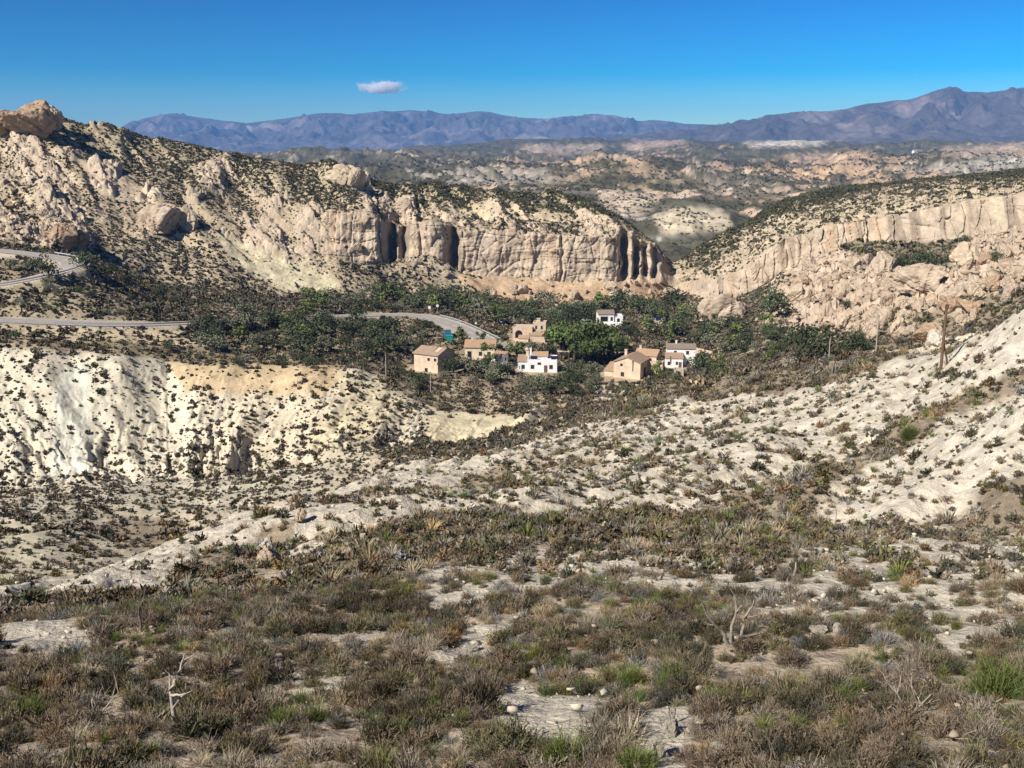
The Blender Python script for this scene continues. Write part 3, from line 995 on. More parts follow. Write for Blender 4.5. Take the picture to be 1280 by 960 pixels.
def far_col(x, y, z, b, px, py):
    gyd, gxd = np.gradient(z)
    slope = np.hypot(gyd / np.maximum(np.gradient(y)[0], 1), gxd / np.maximum(np.gradient(x, axis=1), .5))
    n = fbm(x / 70, y / 90, 5, 121, 0.66)
    n2 = fbm(x / 420, y / 500, 3, 125)
    n3 = fbm(x / 28, y / 34, 4, 127, 0.65)
    bare = sm(-0.05, 0.30, n + 0.5 * n3 + 0.5 * n2 + 0.6 * (slope - 0.28) - 0.26 - 0.16 * sm(1300, 3000, y))
    veg = np.array((.085, .080, .050)) * (1 + 0.4 * n3[..., None])
    pale = np.array((.38, .305, .24)) + np.array((.06, .0, -.05)) * np.clip(n2 * 2, -1, 1)[..., None]
    pale = np.clip(pale * (1 + 0.2 * n3[..., None]), 0.05, 0.6)
    strata = fbm(x / 900, z / 7.0 + 1.5 * n2, 3, 129)
    pale = pale * (1 + .28 * np.clip(strata, -1, 1))[..., None]
    bare = np.clip(bare + .5 * np.clip(strata, -.6, .6), 0, 1)
    bare = bare * (1 - 0.62 * sm(5.2, 6.2, b))
    c = veg * (1 - bare[..., None]) + pale * bare[..., None]
    qx, qy = px + 16 * n3 + 10 * n, py + 5 * n + 4 * n3

    def p(pts, cl, k=1.0):
        m = blur(blur(inpoly(qx, qy, pts).astype(float), 1.2, 0), 1.2, 1)[..., None] * k
        c[:] = c * (1 - m) + np.array(cl) * (1 + 0.25 * n3[..., None]) * m
    p([(740, 238), (830, 242), (800, 268), (770, 275)], (.54, .44, .33), .8)
    p([(815, 268), (860, 256), (915, 270), (900, 288), (830, 295)], (.58, .50, .36), .9)
    p([(640, 218), (900, 218), (930, 236), (740, 240)], (.10, .095, .055), .45)
    p([(930, 178), (1030, 174), (1035, 181), (935, 185)], (.55, .50, .42), .95)
    p([(780, 180), (850, 172), (860, 178), (790, 192)], (.5, .36, .28), .7)
    p([(650, 182), (760, 180), (745, 190), (660, 192)], (.48, .38, .3), .6)
    p([(970, 195), (1090, 188), (1090, 206), (990, 205)], (.52, .37, .26), .55)
    p([(1160, 205), (1290, 196), (1290, 208), (1170, 215)], (.55, .5, .42), .6)
    p([(1170, 185), (1290, 178), (1290, 194), (1180, 196)], (.48, .36, .27), .6)
    p([(560, 214), (680, 212), (700, 228), (560, 232)], (.44, .39, .33), .5)
    return c


FX, FYY, FZ, FPX, FPY = sheet('hill', farL, [40, 90, 90, 90, 80, 70, 60, 16, 8], far_disp3, far_col, M_FAR, len(S2), 4.0)

S2 = np.linspace(-0.80, 0.80, 1200)
mtA = line2([(-420, 175, 12500), (0, 172, 12500), (120, 168, 12500), (150, 158, 12500), (180, 146, 12500), (215, 140, 12500), (250, 146, 12500), (310, 153, 12500), (330, 150, 12500), (360, 146, 12500), (400, 139, 12500), (440, 141, 12500), (480, 137, 12500),
             (520, 135, 12500), (560, 141, 12500), (600, 137, 12500), (640, 144, 12500), (680, 146, 12500), (710, 143, 12500), (740, 140, 12500), (770, 143, 12500), (800, 150, 12500), (812, 148, 12500), (850, 153, 12500), (900, 155, 12500), (1100, 160, 12500), (1540, 170, 12500)], 1.6)
mA = [fl(7000, -80), line2([(-420, 196, 9500), (1540, 196, 9500)]), mtA, [mtA[0] + 1400, mtA[1] * 0.35 - 60]]


def m_disp(seed, amp, c0, c1, lam):
    def f(x, y, z, b, px, py):
        rise = np.clip((z + 100) / 600, 0.1, 1.2)
        wv = sm(0.4, 1.3, b)
        n = (0.72 - rid(x / lam + 0.5 * pn(x / 900, y / 900, seed), y / (lam * 1.9), 5, seed + 3)) * -amp
        n = n + 0.35 * amp * fbm(x / 300, y / 300, 4, seed + 9)
        near_crest = 1 - 0.96 * np.exp(-((b - 2.0) / 0.22) ** 2)
        return x, y, z + n * wv * rise * near_crest
    return f


def m_col(seed, base, pale, k):
    def f(x, y, z, b, px, py):
        n = fbm(x / 500, y / 700, 5, seed, 0.6)
        n2 = fbm(x / 1600, y / 1800, 3, seed + 7)
        m = (sm(0.12, 0.5, n + 0.6 * n2) * k)[..., None]
        return np.array(base) * (1 + 0.25 * n[..., None]) * (1 - m) + np.array(pale) * m
    return f


sheet('mountain', mA, [24, 110, 20], m_disp(131, 520, 0, 0, 620), m_col(141, (.105, .09, .085), (.25, .21, .19), 0.7), M_MTN, len(S2), 3.0)
mtB = line2([(-420, 198, 8600), (600, 196, 8600), (700, 180, 8600), (780, 168, 8600), (860, 160, 8600), (900, 156, 8600), (940, 150, 8600), (960, 143, 8600), (1000, 138, 8600), (1050, 137, 8600), (1080, 129, 8600), (1100, 127, 8600), (1140, 122, 8600),
             (1163, 113, 8600), (1176, 109, 8600), (1194, 109, 8600), (1212, 113, 8600), (1240, 113, 8600), (1275, 107, 8600), (1310, 110, 8600), (1540, 128, 8600)], 1.6)
mB = [fl(5600, -90), line2([(-420, 205, 6300), (700, 200, 6300), (1000, 184, 6300), (1540, 184, 6300)]), mtB, [mtB[0] + 1200, mtB[1] * 0.35 - 60]]
sheet('mountain', mB, [24, 110, 20], m_disp(151, 420, 0, 0, 480), m_col(161, (.10, .083, .075), (.24, .19, .165), 0.6), M_MTN, len(S2), 3.0)

# ---------------------------------------------------------------- air
hz_m = bpy.data.materials.new('thin_haze')
hz_m.use_nodes = True
t = hz_m.node_tree
t.nodes.clear()
vo = t.nodes.new('ShaderNodeOutputMaterial')
pv = t.nodes.new('ShaderNodeVolumePrincipled')
pv.inputs['Color'].default_value = (0.20, 0.47, 1.0, 1)
pv.inputs['Density'].default_value = 6.5e-5
pv.inputs['Anisotropy'].default_value = 0.0
t.links.new(pv.outputs[0], vo.inputs['Volume'])
hz = MB().box(-14500, 14500, -300, 15500, -220, 690).build('haze', hz_m)
tag(hz, kind='stuff')

# the one small cloud, far behind the mountains
cl_m = bpy.data.materials.new('cloud_vapour')
cl_m.use_nodes = True
t = cl_m.node_tree
t.nodes.clear()
vo = t.nodes.new('ShaderNodeOutputMaterial')
pv = t.nodes.new('ShaderNodeVolumePrincipled')
pv.inputs['Color'].default_value = (1, 1, 1, 1)
pv.inputs['Anisotropy'].default_value = -0.4
tc = t.nodes.new('ShaderNodeTexCoord')
nn = noise_node(t, 0.0095, 6, 0.65, tc.outputs['Object'])
ln = t.nodes.new('ShaderNodeVectorMath')
ln.operation = 'MULTIPLY'
ln.inputs[1].default_value = (1 / 355.0, 1 / 260.0, 1 / 104.0)
t.links.new(tc.outputs['Object'], ln.inputs[0])
lg = t.nodes.new('ShaderNodeVectorMath')
lg.operation = 'LENGTH'
t.links.new(ln.outputs[0], lg.inputs[0])
n2m = t.nodes.new('ShaderNodeMath')
n2m.operation = 'MULTIPLY'
n2m.inputs[1].default_value = 2.4
t.links.new(nn.outputs[0], n2m.inputs[0])
ma = t.nodes.new('ShaderNodeMath')
ma.operation = 'MULTIPLY_ADD'
t.links.new(lg.outputs['Value'], ma.inputs[0])
ma.inputs[1].default_value = -1.25
t.links.new(n2m.outputs[0], ma.inputs[2])
mb_ = t.nodes.new('ShaderNodeMath')
mb_.operation = 'MULTIPLY_ADD'
mb_.use_clamp = True
t.links.new(ma.outputs[0], mb_.inputs[0])
mb_.inputs[1].default_value = 1.6
mb_.inputs[2].default_value = -0.45
mc_ = t.nodes.new('ShaderNodeMath')
mc_.operation = 'MULTIPLY'
t.links.new(mb_.outputs[0], mc_.inputs[0])
mc_.inputs[1].default_value = 0.03
t.links.new(mc_.outputs[0], pv.inputs['Density'])
t.links.new(pv.outputs[0], vo.inputs['Volume'])
cx, cy, cz = (float(v) for v in at(477, 110, 12500))
import bmesh
bm = bmesh.new()
bmesh.ops.create_icosphere(bm, subdivisions=4, radius=1.0)
for v in bm.verts:
    v.co = Vector((v.co.x * 440, v.co.y * 290, (v.co.z if v.co.z > 0 else v.co.z * 0.55) * 118))
me = bpy.data.meshes.new('cloud')
bm.to_mesh(me)
bm.free()
me.materials.append(cl_m)
clo = link('cloud', me)
clo.location = (cx, cy, cz)
tag(clo, 'small white cloud alone in the blue sky above the far range', 'cloud', kind='thing')

# ---------------------------------------------------------------- SCRUB
PXv, PYv = proj(X, Y, Z)
PAL = dict(brown=(.165, .128, .090), dark=(.080, .070, .046), green=(.058, .068, .032), broom=(.115, .140, .042), straw=(.31, .265, .19), grey=(.225, .192, .150), olive=(.130, .122, .066))


def dome(r_, n, rad, hgt, ln_, wd, up=0.5, quad2=False):
    """a mound of n twigs: each a narrow tapering quad that leaves the mound outwards"""
    th = r_.random(n) * 2 * np.pi
    ph = np.arccos(1 - r_.random(n) * 0.98)
    rr = r_.random(n) ** 0.45
    lump = 1 + 0.28 * np.sin(3 * th + r_.random() * 6) * np.sin(2 * ph + r_.random() * 6) + 0.16 * np.sin(7 * th + r_.random() * 6)
    d = np.stack([np.sin(ph) * np.cos(th), np.sin(ph) * np.sin(th), np.cos(ph)], 1)
    p = d * (rr * lump)[:, None] * np.array([rad, rad, hgt]) * 0.82
    t = d + np.array([0, 0, up]) + 0.55 * r_.normal(size=(n, 3))
    t /= np.linalg.norm(t, axis=1)[:, None]
    s = np.cross(t, r_.normal(size=(n, 3)))
    s /= np.linalg.norm(s, axis=1)[:, None] + 1e-6
    L = (ln_ * (0.55 + 0.8 * r_.random(n)))[:, None]
    W = (wd * (0.6 + 0.8 * r_.random(n)))[:, None]
    a, b = p - t * L * 0.5, p + t * L * 0.5
    V = np.stack([a - s * W * .6, a + s * W * .6, b + s * W * .35, b - s * W * .35], 1)
    V[:, :, 2] = np.maximum(V[:, :, 2], -0.06)
    return V


def upright(r_, n, rad, hgt, wd, tilt):
    """a tuft of n long stems from one crown, each two quads bent outwards"""
    th = r_.random(n) * 2 * np.pi
    rr = r_.random(n) ** 0.7
    base = np.stack([np.cos(th) * rr * rad * .45, np.sin(th) * rr * rad * .45, np.full(n, -0.04)], 1)
    tl = tilt * (0.25 + rr) * (0.6 + 0.8 * r_.random(n))
    th2 = th + 0.6 * r_.normal(size=n)
    o = np.stack([np.cos(th2), np.sin(th2), 0 * th], 1)
    L = (hgt * (0.55 + 0.5 * r_.random(n)))[:, None]
    up = np.array([0, 0, 1.0])
    mid = base + (up * np.cos(tl * .7)[:, None] + o * np.sin(tl * .7)[:, None]) * L * .5
    tip = mid + (up * np.cos(tl * 1.3)[:, None] + o * np.sin(tl * 1.3)[:, None]) * L * .5
    s = np.stack([-np.sin(th2 + r_.normal(size=n)), np.cos(th2), 0.2 * r_.normal(size=n)], 1)
    s /= np.linalg.norm(s, axis=1)[:, None]
    W = (wd * (0.7 + .6 * r_.random(n)))[:, None]
    q1 = np.stack([base - s * W * .5, base + s * W * .5, mid + s * W * .45, mid - s * W * .45], 1)
    q2 = np.stack([mid - s * W * .45, mid + s * W * .45, tip + s * W * .15, tip - s * W * .15], 1)
    return np.concatenate([q1, q2], 0)


rs = np.random.default_rng(21)
TYPES = ['brown', 'dark', 'olive', 'broom', 'straw', 'grey']


def make_protos(lod):
    out = {}
    for tname in TYPES:
        vs = []
        for k in range({0: 5, 1: 5, 2: 4, 3: 4, 4: 4}[lod]):
            if lod == 0:
                if tname == 'broom':
                    v = np.concatenate([upright(rs, 120, .5, .72, .012, 0.65), dome(rs, 240, .45, .5, .16, .014, 1.0)])
                elif tname == 'straw':
                    v = np.concatenate([upright(rs, 110, .5, .50, .011, 0.95), dome(rs, 160, .45, .35, .14, .011, .6)])
                elif tname == 'grey':
                    v = np.concatenate([dome(rs, 480, .5, .5, .16, .0115, 0.45), upright(rs, 12, .5, .62, .010, .8)])
                else:
                    v = np.concatenate([dome(rs, 620, .5, .55, .14, .0145, 0.4), upright(rs, 10, .5, .68, .011, .7)])
            elif lod == 1:
                v = upright(rs, 60, .5, .75, .04, .75) if tname in ('broom', 'straw') else np.concatenate([dome(rs, 105, .5, .55, .20, .070, .3), upright(rs, 5, .5, .68, .035, .7)])
            elif lod == 4:
                v = dome(rs, 9, .5, .52, .55, .50, .15)
            elif lod == 2:
                v = dome(rs, 46, .5, .55, .30, .19, .3)
            else:
                v = dome(rs, 20, .5, .52, .42, .37, .15)
            vs.append(v.astype(np.float32))
        out[tname] = vs
    return out


PROT = {l: make_protos(l) for l in range(5)}

# sample points on the land
dPx = np.gradient(X, axis=1)
area = np.abs(dPx * np.gradient(Y, axis=0))
dens_c = np.where(BF > BX['N15'], 0, dens) * np.where(rd < 5.0, 0, 1) * np.where(DPAD < 0.3, 0, 1)
vc = (X[:-1, :-1], Y[:-1, :-1], Z[:-1, :-1])
inview = (PXv > -90) & (PXv < 1370) & (PYv < 1120) & (Y > 6)
clump = np.clip(0.75 + 1.3 * fbm(X / np.maximum(2.2, Y / 60), Y / np.maximum(2.2, Y / 60), 3, 171), np.where(BF < BX['N4'], .5, .05), 2.2)
lam = np.where(inview, dens_c * area * clump, 0)
def draw(l_):
    cnt = rs.poisson(l_)
    r_, c_ = np.nonzero(cnt)
    return np.repeat(r_, cnt[r_, c_]), np.repeat(c_, cnt[r_, c_])


r1, c1i = draw(lam)
clump2 = np.clip(0.9 + 1.2 * fbm(X / np.maximum(1.2, Y / 90), Y / np.maximum(1.2, Y / 90), 3, 173), 0.05, 2.2)
r2, c2i = draw(np.where(inview, dens_c * area * clump2 * np.where(BF > BX['N4'], 1.6, 0.45), 0))       # seedlings and cushions between the shrubs
ri, ci = np.concatenate([r1, r2]), np.concatenate([c1i, c2i])
small = np.concatenate([np.zeros(len(r1), bool), np.ones(len(r2), bool)])
ok = (ri < nr - 1) & (ci < NC - 1)
ri, ci, small = ri[ok], ci[ok], small[ok]
u_, v_ = rs.random(len(ri)), rs.random(len(ri))


def bil(A):
    return (A[ri, ci] * (1 - u_) * (1 - v_) + A[ri, ci + 1] * u_ * (1 - v_) + A[ri + 1, ci] * (1 - u_) * v_ + A[ri + 1, ci + 1] * u_ * v_)


sxp, syp, szp = bil(X), bil(Y), bil(Z)
# drop plants that stand well behind a crest, out of the photo's sight
vyy = np.where(vidx >= 0, Y.ravel()[np.maximum(vidx, 0)], 1e9)
qx_, qy_ = proj(sxp, syp, szp + 0.6)
hc = np.clip(((qx_ + 160) / 2).astype(int), 0, VW - 1)
hr = np.clip((qy_ / 2 - 1).astype(int), 0, VH - 1)
keep = ((syp < vyy[hr, hc] * 1.05 + 6) | (syp < 40)) & (qx_ > -60) & (qx_ < 1340)
keep &= ~(small & (BF[ri, ci] > BX['N14']))
for (kx, ky, kw) in ((219, 906, 17), (913, 806, 26), (812, 942, 26), (838, 918, 20), (890, 948, 22), (333, 702, 22), (375, 650, 13), (172, 792, 9), (283, 760, 9), (1022, 790, 14), (1052, 788, 14)):
    keep &= ~((np.abs(qx_ - kx) < kw) & (qy_ > ky - 8) & (qy_ < ky + (22 if ky > 780 else 8)))
ri, ci, small, u_, v_, sxp, syp, szp = (q_[keep] for q_ in (ri, ci, small, u_, v_, sxp, syp, szp))
ssz = size[ri, ci] * np.minimum(np.exp(0.34 * rs.normal(size=len(ri))), 2.0) * np.where(small, .42, 1.0)
sg_ = green[ri, ci]
sband = BF[ri, ci]
# visibility culling: keep what stands on or near a surface the photo can see
spx, spy = proj(sxp, syp, szp)
vy = np.where(vidx >= 0, Y.ravel()[np.maximum(vidx, 0)], np.nan)
tn = fbm(sxp / 3.0, syp / 3.0, 3, 181) + 0.35 * rs.normal(size=len(sxp))
tn2 = fbm(sxp / 7.0, syp / 7.0, 3, 185)
rt = rs.random(len(sxp))
near = sband < BX['N6']
stype = np.zeros(len(sxp), int)
gsel = rt < sg_
stype[~near] = np.where(gsel[~near], np.where(rt[~near] < .5 * sg_[~near], 1, 2), np.where(tn[~near] > .2, 5, 0))
a = tn + 0.25 * tn2
stype[near] = np.select([(tn2 > 0.02) & (rt < 0.13 + .35 * (sg_ - .3)), a > 0.55, a > 0.25, a > -0.08, a > -0.30], [3, 4, 5, 0, 2], 1)[near]
bottom = near & (spy > 860) & (rs.random(len(sxp)) < sm(860, 960, spy) * .35)
ssz = np.where(stype == 3, ssz * .85, ssz)
stype[bottom & (rs.random(len(stype)) < .6)] = 0
bottom &= stype != 0
stype[bottom] = np.where(rs.random(bottom.sum()) < .6, 4, 5)
dist = np.hypot(sxp, syp)
lod = np.where(dist < 34, 0, np.where(dist < 130, 1, np.where(dist < 250, 2, 3)))
lod = np.where(small & (dist > 20), np.minimum(lod + 1, 4), lod)
rotz = rs.random(len(sxp)) * 2 * np.pi
szv = 0.75 + 0.5 * rs.random(len(sxp))
base_col = np.array([PAL[t_] for t_ in TYPES], np.float32)
green_col = np.array(PAL['green'], np.float32)


def shrub_cols(tid, n, far_green):
    c = base_col[tid] * (0.72 + 0.56 * rs.random((n, 1)))
    c = c * (1 + 0.10 * rs.normal(size=(n, 1)) * np.array([[1.0, 0.2, -1.0]]))
    c = c * np.where(far_green > 0, .76, .96)[:, None]
    g = (far_green * rs.random(n))[:, None] * 0.7
    return np.clip(c * (1 - g) + green_col * g, 0.012, 0.5).astype(np.float32)


# the largest 300 become shrubs of their own
ang = np.where((spx > 8) & (spx < 1272) & (spy > 640) & (spy < 985), ssz / dist, 0)
# a shrub close behind a larger one may be hidden: rank by size with a little luck
solo_idx = np.argsort(-ang)[:285]
solo = np.zeros(len(sxp), bool)
solo[solo_idx] = True

print('scrub plants', len(sxp), [int((lod == l).sum()) for l in range(5)])
AV, AC = [], []
for l in (0, 1, 2, 3, 4):
    for ti, tname in enumerate(TYPES):
        for k, pv_ in enumerate(PROT[l][tname]):
            m = np.nonzero((lod == l) & (stype == ti) & ~solo & (np.arange(len(sxp)) % len(PROT[l][tname]) == k))[0]
            if not len(m):
                continue
            vsh = pv_.reshape(-1, 3)
            n = len(m)
            c_, s_ = np.cos(rotz[m])[:, None], np.sin(rotz[m])[:, None]
            sc = ssz[m][:, None]
            px_ = (vsh[None, :, 0] * c_ - vsh[None, :, 1] * s_) * sc + sxp[m][:, None]
            py_ = (vsh[None, :, 0] * s_ + vsh[None, :, 1] * c_) * sc + syp[m][:, None]
            pz_ = vsh[None, :, 2] * sc * szv[m][:, None] + szp[m][:, None] - 0.03 * sc
            AV.append(np.stack([px_, py_, pz_], -1).reshape(-1, 3).astype(np.float32))
            cc_ = shrub_cols(ti, n, np.where(near[m], 0.0, sg_[m]))
            nq = len(vsh) // 4
            var = (0.62 + 0.76 * rs.random((n, nq, 1, 1))).astype(np.float32)
            AC.append((cc_[:, None, None, :] * var * np.ones((1, 1, 4, 1), np.float32)).reshape(-1, 3))
# bushes dotted over the hills beyond the gorge
fa = np.abs(np.gradient(FX, axis=1) * np.gradient(FYY, axis=0))
fl_ = np.where((FYY > 720) & (FYY < 2300) & (FPX > -60) & (FPX < 1340) & (FPY < 320), fa * 0.035 * np.clip(900 / FYY, .2, 1) ** 1.6 * np.clip(.8 + 1.6 * fbm(FX / 50, FYY / 60, 3, 191), .1, 2), 0)
fr, fc = np.nonzero(rs.poisson(np.minimum(fl_, 3)))
print('far bushes', len(fr))
fsz = (1.6 + 2.0 * rs.random(len(fr)) ** 2) * np.clip(FYY[fr, fc] / 900, 1, 2.2)
vsh = PROT[3]['dark'][0].reshape(-1, 3)[:4 * 9]
ca, sa = np.cos(np.arange(len(fr)))[:, None], np.sin(np.arange(len(fr)))[:, None]
jx_ = rs.random(len(fr))[:, None] * 1.0
AV.append(np.stack([(vsh[None, :, 0] * ca - vsh[None, :, 1] * sa) * fsz[:, None] + FX[fr, fc][:, None] + jx_, (vsh[None, :, 0] * sa + vsh[None, :, 1] * ca) * fsz[:, None] + FYY[fr, fc][:, None] + jx_, vsh[None, :, 2] * fsz[:, None] + FZ[fr, fc][:, None]], -1).reshape(-1, 3).astype(np.float32))
AC.append((np.array([.062, .062, .038]) * (.7 + .6 * rs.random((len(fr), 1, 1))) * np.ones((1, len(vsh), 1))).reshape(-1, 3).astype(np.float32))
AV, AC = np.concatenate(AV), np.concatenate(AC)
me = mesh_np('scrub', AV, np.arange(len(AV)).reshape(-1, 4), M_FOL, AC)
tag(link('scrub', me), kind='stuff')
print('scrub quads', len(AV) // 4)

SHRUB_ME = {}
for ti, tname in enumerate(TYPES):
    for k, pv_ in enumerate(PROT[0][tname]):
        vsh = pv_.reshape(-1, 3)
        nq = len(vsh) // 4
        var = (0.62 + 0.76 * rs.random((nq, 1, 1)))
        col_ = (base_col[ti] * var * np.ones((1, 4, 1))).reshape(-1, 3)
        SHRUB_ME[ti, k] = mesh_np('shrub', vsh, np.arange(len(vsh)).reshape(-1, 4), M_FOL, col_)
WORD = ['brown twiggy', 'dark woody', 'olive green', 'bright green broom-like', 'pale straw', 'grey dry']
KINDN = ['shrub', 'shrub', 'shrub', 'broom_bush', 'grass_tuft', 'shrub']
for i in solo_idx:
    ti = int(stype[i])
    o = link(KINDN[ti], SHRUB_ME[ti, int(i % 5)])
    o.location = (float(sxp[i]), float(syp[i]), float(szp[i] - 0.03 * ssz[i]))
    o.rotation_euler = (0, 0, float(rotz[i]))
    o.scale = (float(ssz[i]), float(ssz[i]), float(ssz[i] * szv[i]))
    noun = 'grass tuft' if ti == 4 else ('bush' if ti == 3 else 'shrub')
    row = 'along the bottom edge of the view' if spy[i] > 890 else ('beside bare pale soil' if dens[ri[i], ci[i]] < 1.6 else 'in the thick scrub of the near slope')
    tag(o, '%s %s %s' % (WORD[ti], noun, row), noun, '%s %ss %s' % (WORD[ti], noun, row))


def big_shrub(px, py, ti, wpx, label, hgt=1.0, name=None, cat='shrub'):
    """a single plant one would point at, wpx photo pixels across"""
    g = ground_at(px, py)
    if g is None:
        return
    s = wpx * (g[1] * cp - g[2] * sp) / F
    r_ = np.random.default_rng(int(px * 7 + py))
    v = np.concatenate([dome(r_, 1100, .5, .55, .20, .016, .6), upright(r_, 130, .5, .85, .012, .7)]) if ti != 3 else np.concatenate([dome(r_, 1500, .5, .6, .20, .010, 1.1), upright(r_, 260, .5, .85, .007, .75)])
    vsh = v.reshape(-1, 3)
    nq = len(vsh) // 4
    col_ = (base_col[ti] * (0.6 + 0.8 * r_.random((nq, 1, 1))) * np.ones((1, 4, 1))).reshape(-1, 3)
    o = link(name or KINDN[ti], mesh_np('shrub', vsh, np.arange(len(vsh)).reshape(-1, 4), M_FOL, col_))
    o.location = (g[0], g[1], g[2] - 0.03)
    o.scale = (s, s, s * hgt)
    tag(o, label, cat)


big_shrub(598, 888, 1, 68, 'big round dark shrub just above the bare white patch', 1.2)
big_shrub(1248, 868, 3, 90, 'large bright green broom bush at the edge of the scrub', 0.9, cat='broom bush')
big_shrub(705, 955, 3, 75, 'yellow-green broom bush below the bare white patch', 0.9, cat='broom bush')
big_shrub(790, 968, 3, 60, 'second yellow-green bush right of the white stones at the bottom', 0.7, cat='broom bush')
big_shrub(355, 905, 3, 40, 'upright green broom beside the pale dead snag', 1.0, cat='broom bush')
big_shrub(30, 905, 3, 70, 'wide green bush low at the near corner beside dead twigs', 0.8, cat='broom bush')
big_shrub(475, 870, 1, 46, 'dark shrub between two pale stones on the near slope', 1.0)
big_shrub(305, 890, 1, 60, 'dark brown mound behind the pale dead snag', 0.8)
big_shrub(12, 742, 2, 44, 'dark green bush on the rim above the pale mound', 1.0)
big_shrub(690, 655, 3, 40, 'green clump in the brown band at the foot of the white slope', 0.6, cat='broom bush')
big_shrub(1136, 548, 3, 30, 'yellow-green bush in the gully between the white slopes', 1.0, cat='broom bush')
big_shrub(1000, 715, 1, 40, 'dark shrub by the stump on pale soil', 0.9)

# ---------------------------------------------------------------- TREES
M_BARK = plain_mat('bark', (.11, .085, .06), 0.4, 6.0)
M_DEAD = plain_mat('dead_wood', (.42, .37, .31), 0.45, 9.0, bump=0.01)
M_DEADG = plain_mat('grey_dead_wood', (.29, .25, .205), 0.45, 9.0, bump=0.01)
M_DEADB = plain_mat('dead_bark', (.17, .14, .115), 0.4, 9.0, bump=0.01)


def crown_arrays(r_, style):
    """leaf clumps spread through uneven lobes; unit tree about 1 m high"""
    lobes = []
    if style == 'pine':
        for k in range(11):
            a_ = r_.random() * 6.28
            d_ = 0.36 * r_.random() ** .5
            lobes.append((d_ * math.cos(a_), d_ * math.sin(a_), .58 + .26 * r_.random() - .3 * d_, .15 + .10 * r_.random(), .11 + .05 * r_.random()))
    elif style == 'cypress':
        for k in range(8):
            z_ = .15 + .8 * k / 8
            lobes.append((.03 * r_.normal(), .03 * r_.normal(), z_, .14 * (1.12 - z_), .12))
    elif style == 'loose':
        for k in range(10):
            a_ = r_.random() * 6.28
            d_ = 0.30 * r_.random() ** .5
            lobes.append((d_ * math.cos(a_), d_ * math.sin(a_), .3 + .55 * r_.random(), .10 + .08 * r_.random(), .10 + .07 * r_.random()))
    else:
        for k in range(10):
            a_ = r_.random() * 6.28
            d_ = 0.40 * r_.random() ** .5
            lobes.append((d_ * math.cos(a_), d_ * math.sin(a_), .30 + .42 * r_.random() * (1.2 - d_ * 1.6), .19 + .12 * r_.random(), .16 + .10 * r_.random()))
    Vs, Cs = [], []
    n = 62
    for (x, y, z, rr, hh) in lobes:
        th = r_.random(n) * 6.283
        cz = r_.random(n) * 2 - 1
        rad = r_.random(n) ** .35
        d = np.stack([np.sqrt(1 - cz * cz) * np.cos(th), np.sqrt(1 - cz * cz) * np.sin(th), cz], 1)
        p = d * rad[:, None] * np.array([rr, rr, hh]) + np.array([x, y, z])
        nrm = d + 0.8 * r_.normal(size=(n, 3))
        nrm /= np.linalg.norm(nrm, axis=1)[:, None]
        t1 = np.cross(nrm, r_.normal(size=(n, 3)))
        t1 /= np.linalg.norm(t1, axis=1)[:, None]
        t2 = np.cross(nrm, t1)
        s1 = (.022 + .028 * r_.random(n))[:, None]
        s2 = (.020 + .020 * r_.random(n))[:, None]
        Vs.append(np.stack([p - t1 * s1, p - t2 * s2, p + t1 * s1, p + t2 * s2], 1))
        Cs.append((0.75 + .5 * r_.random()) * (0.75 + .5 * r_.random(n)))
    return np.concatenate(Vs), np.concatenate(Cs)


TCOL = dict(carob=(.070, .084, .045), pine=(.088, .118, .040), olive=(.155, .160, .105), loose=(.135, .165, .058), cypress=(.024, .042, .022), bare=(.16, .11, .09))
TPRO = {}
rt_ = np.random.default_rng(33)
for style in ('carob', 'pine', 'olive', 'loose', 'cypress'):
    for k in range(4):
        v, sh = crown_arrays(rt_, 'carob' if style == 'olive' else style)
        vv = v.reshape(-1, 3)
        col_ = (np.array(TCOL[style])[None, None, :] * sh[:, None, None] * np.ones((1, 4, 1))).reshape(-1, 3)
        crown = mesh_np('crown', vv, np.arange(len(vv)).reshape(-1, 4), M_LEAF, col_)
        tb = MB()
        hgt = {'carob': .42, 'olive': .42, 'pine': .62, 'loose': .5, 'cypress': .5}[style]
        tb.tube([(0, 0, -.06), (.01, .005, hgt * .5), (.0, .02, hgt)], [.045, .032, .018], 7)
        for j in range(4):
            a_ = j * 1.57 + rt_.random()
            tb.tube([(0, .01, hgt * .55), (.12 * math.cos(a_), .12 * math.sin(a_), hgt * .85), (.24 * math.cos(a_), .24 * math.sin(a_), hgt * 1.12)], [.022, .015, .007], 5)
        TPRO[style, k] = (crown, tb.mesh('trunk', M_BARK))
NT = [0]


def tree(x, y, z, h, style, wide, label, group=None, cat='tree'):
    k = random.randrange(4)
    nm = {'carob': 'carob_tree', 'pine': 'pine_tree', 'olive': 'olive_tree', 'loose': 'broadleaf_tree', 'cypress': 'cypress_tree'}[style]
    r = empty(nm, (x, y, z), random.random() * 6.28)
    h *= 1.15
    r.scale = (h * wide, h * wide, h)
    c_ = link('crown', TPRO[style, k][0], r)
    t_ = link('trunk', TPRO[style, k][1], r)
    tag(r, label, cat, group)
    NT[0] += 1
    return r


def tree_px(px, py, hpx, style, wide, label, group=None, Yd=None):
    """base at the photo pixel, hpx photo pixels tall"""
    g = ground_at(px, py)
    if Yd is not None:
        x, y, z = (float(v) for v in at(px, py, Yd))
        g = (x, y, ground_z(x, y))
    if g is None:
        return
    h = hpx * (g[1] * cp - g[2] * sp) / F
    return tree(g[0], g[1], g[2] - .05 * h, h, style, wide, label, group)


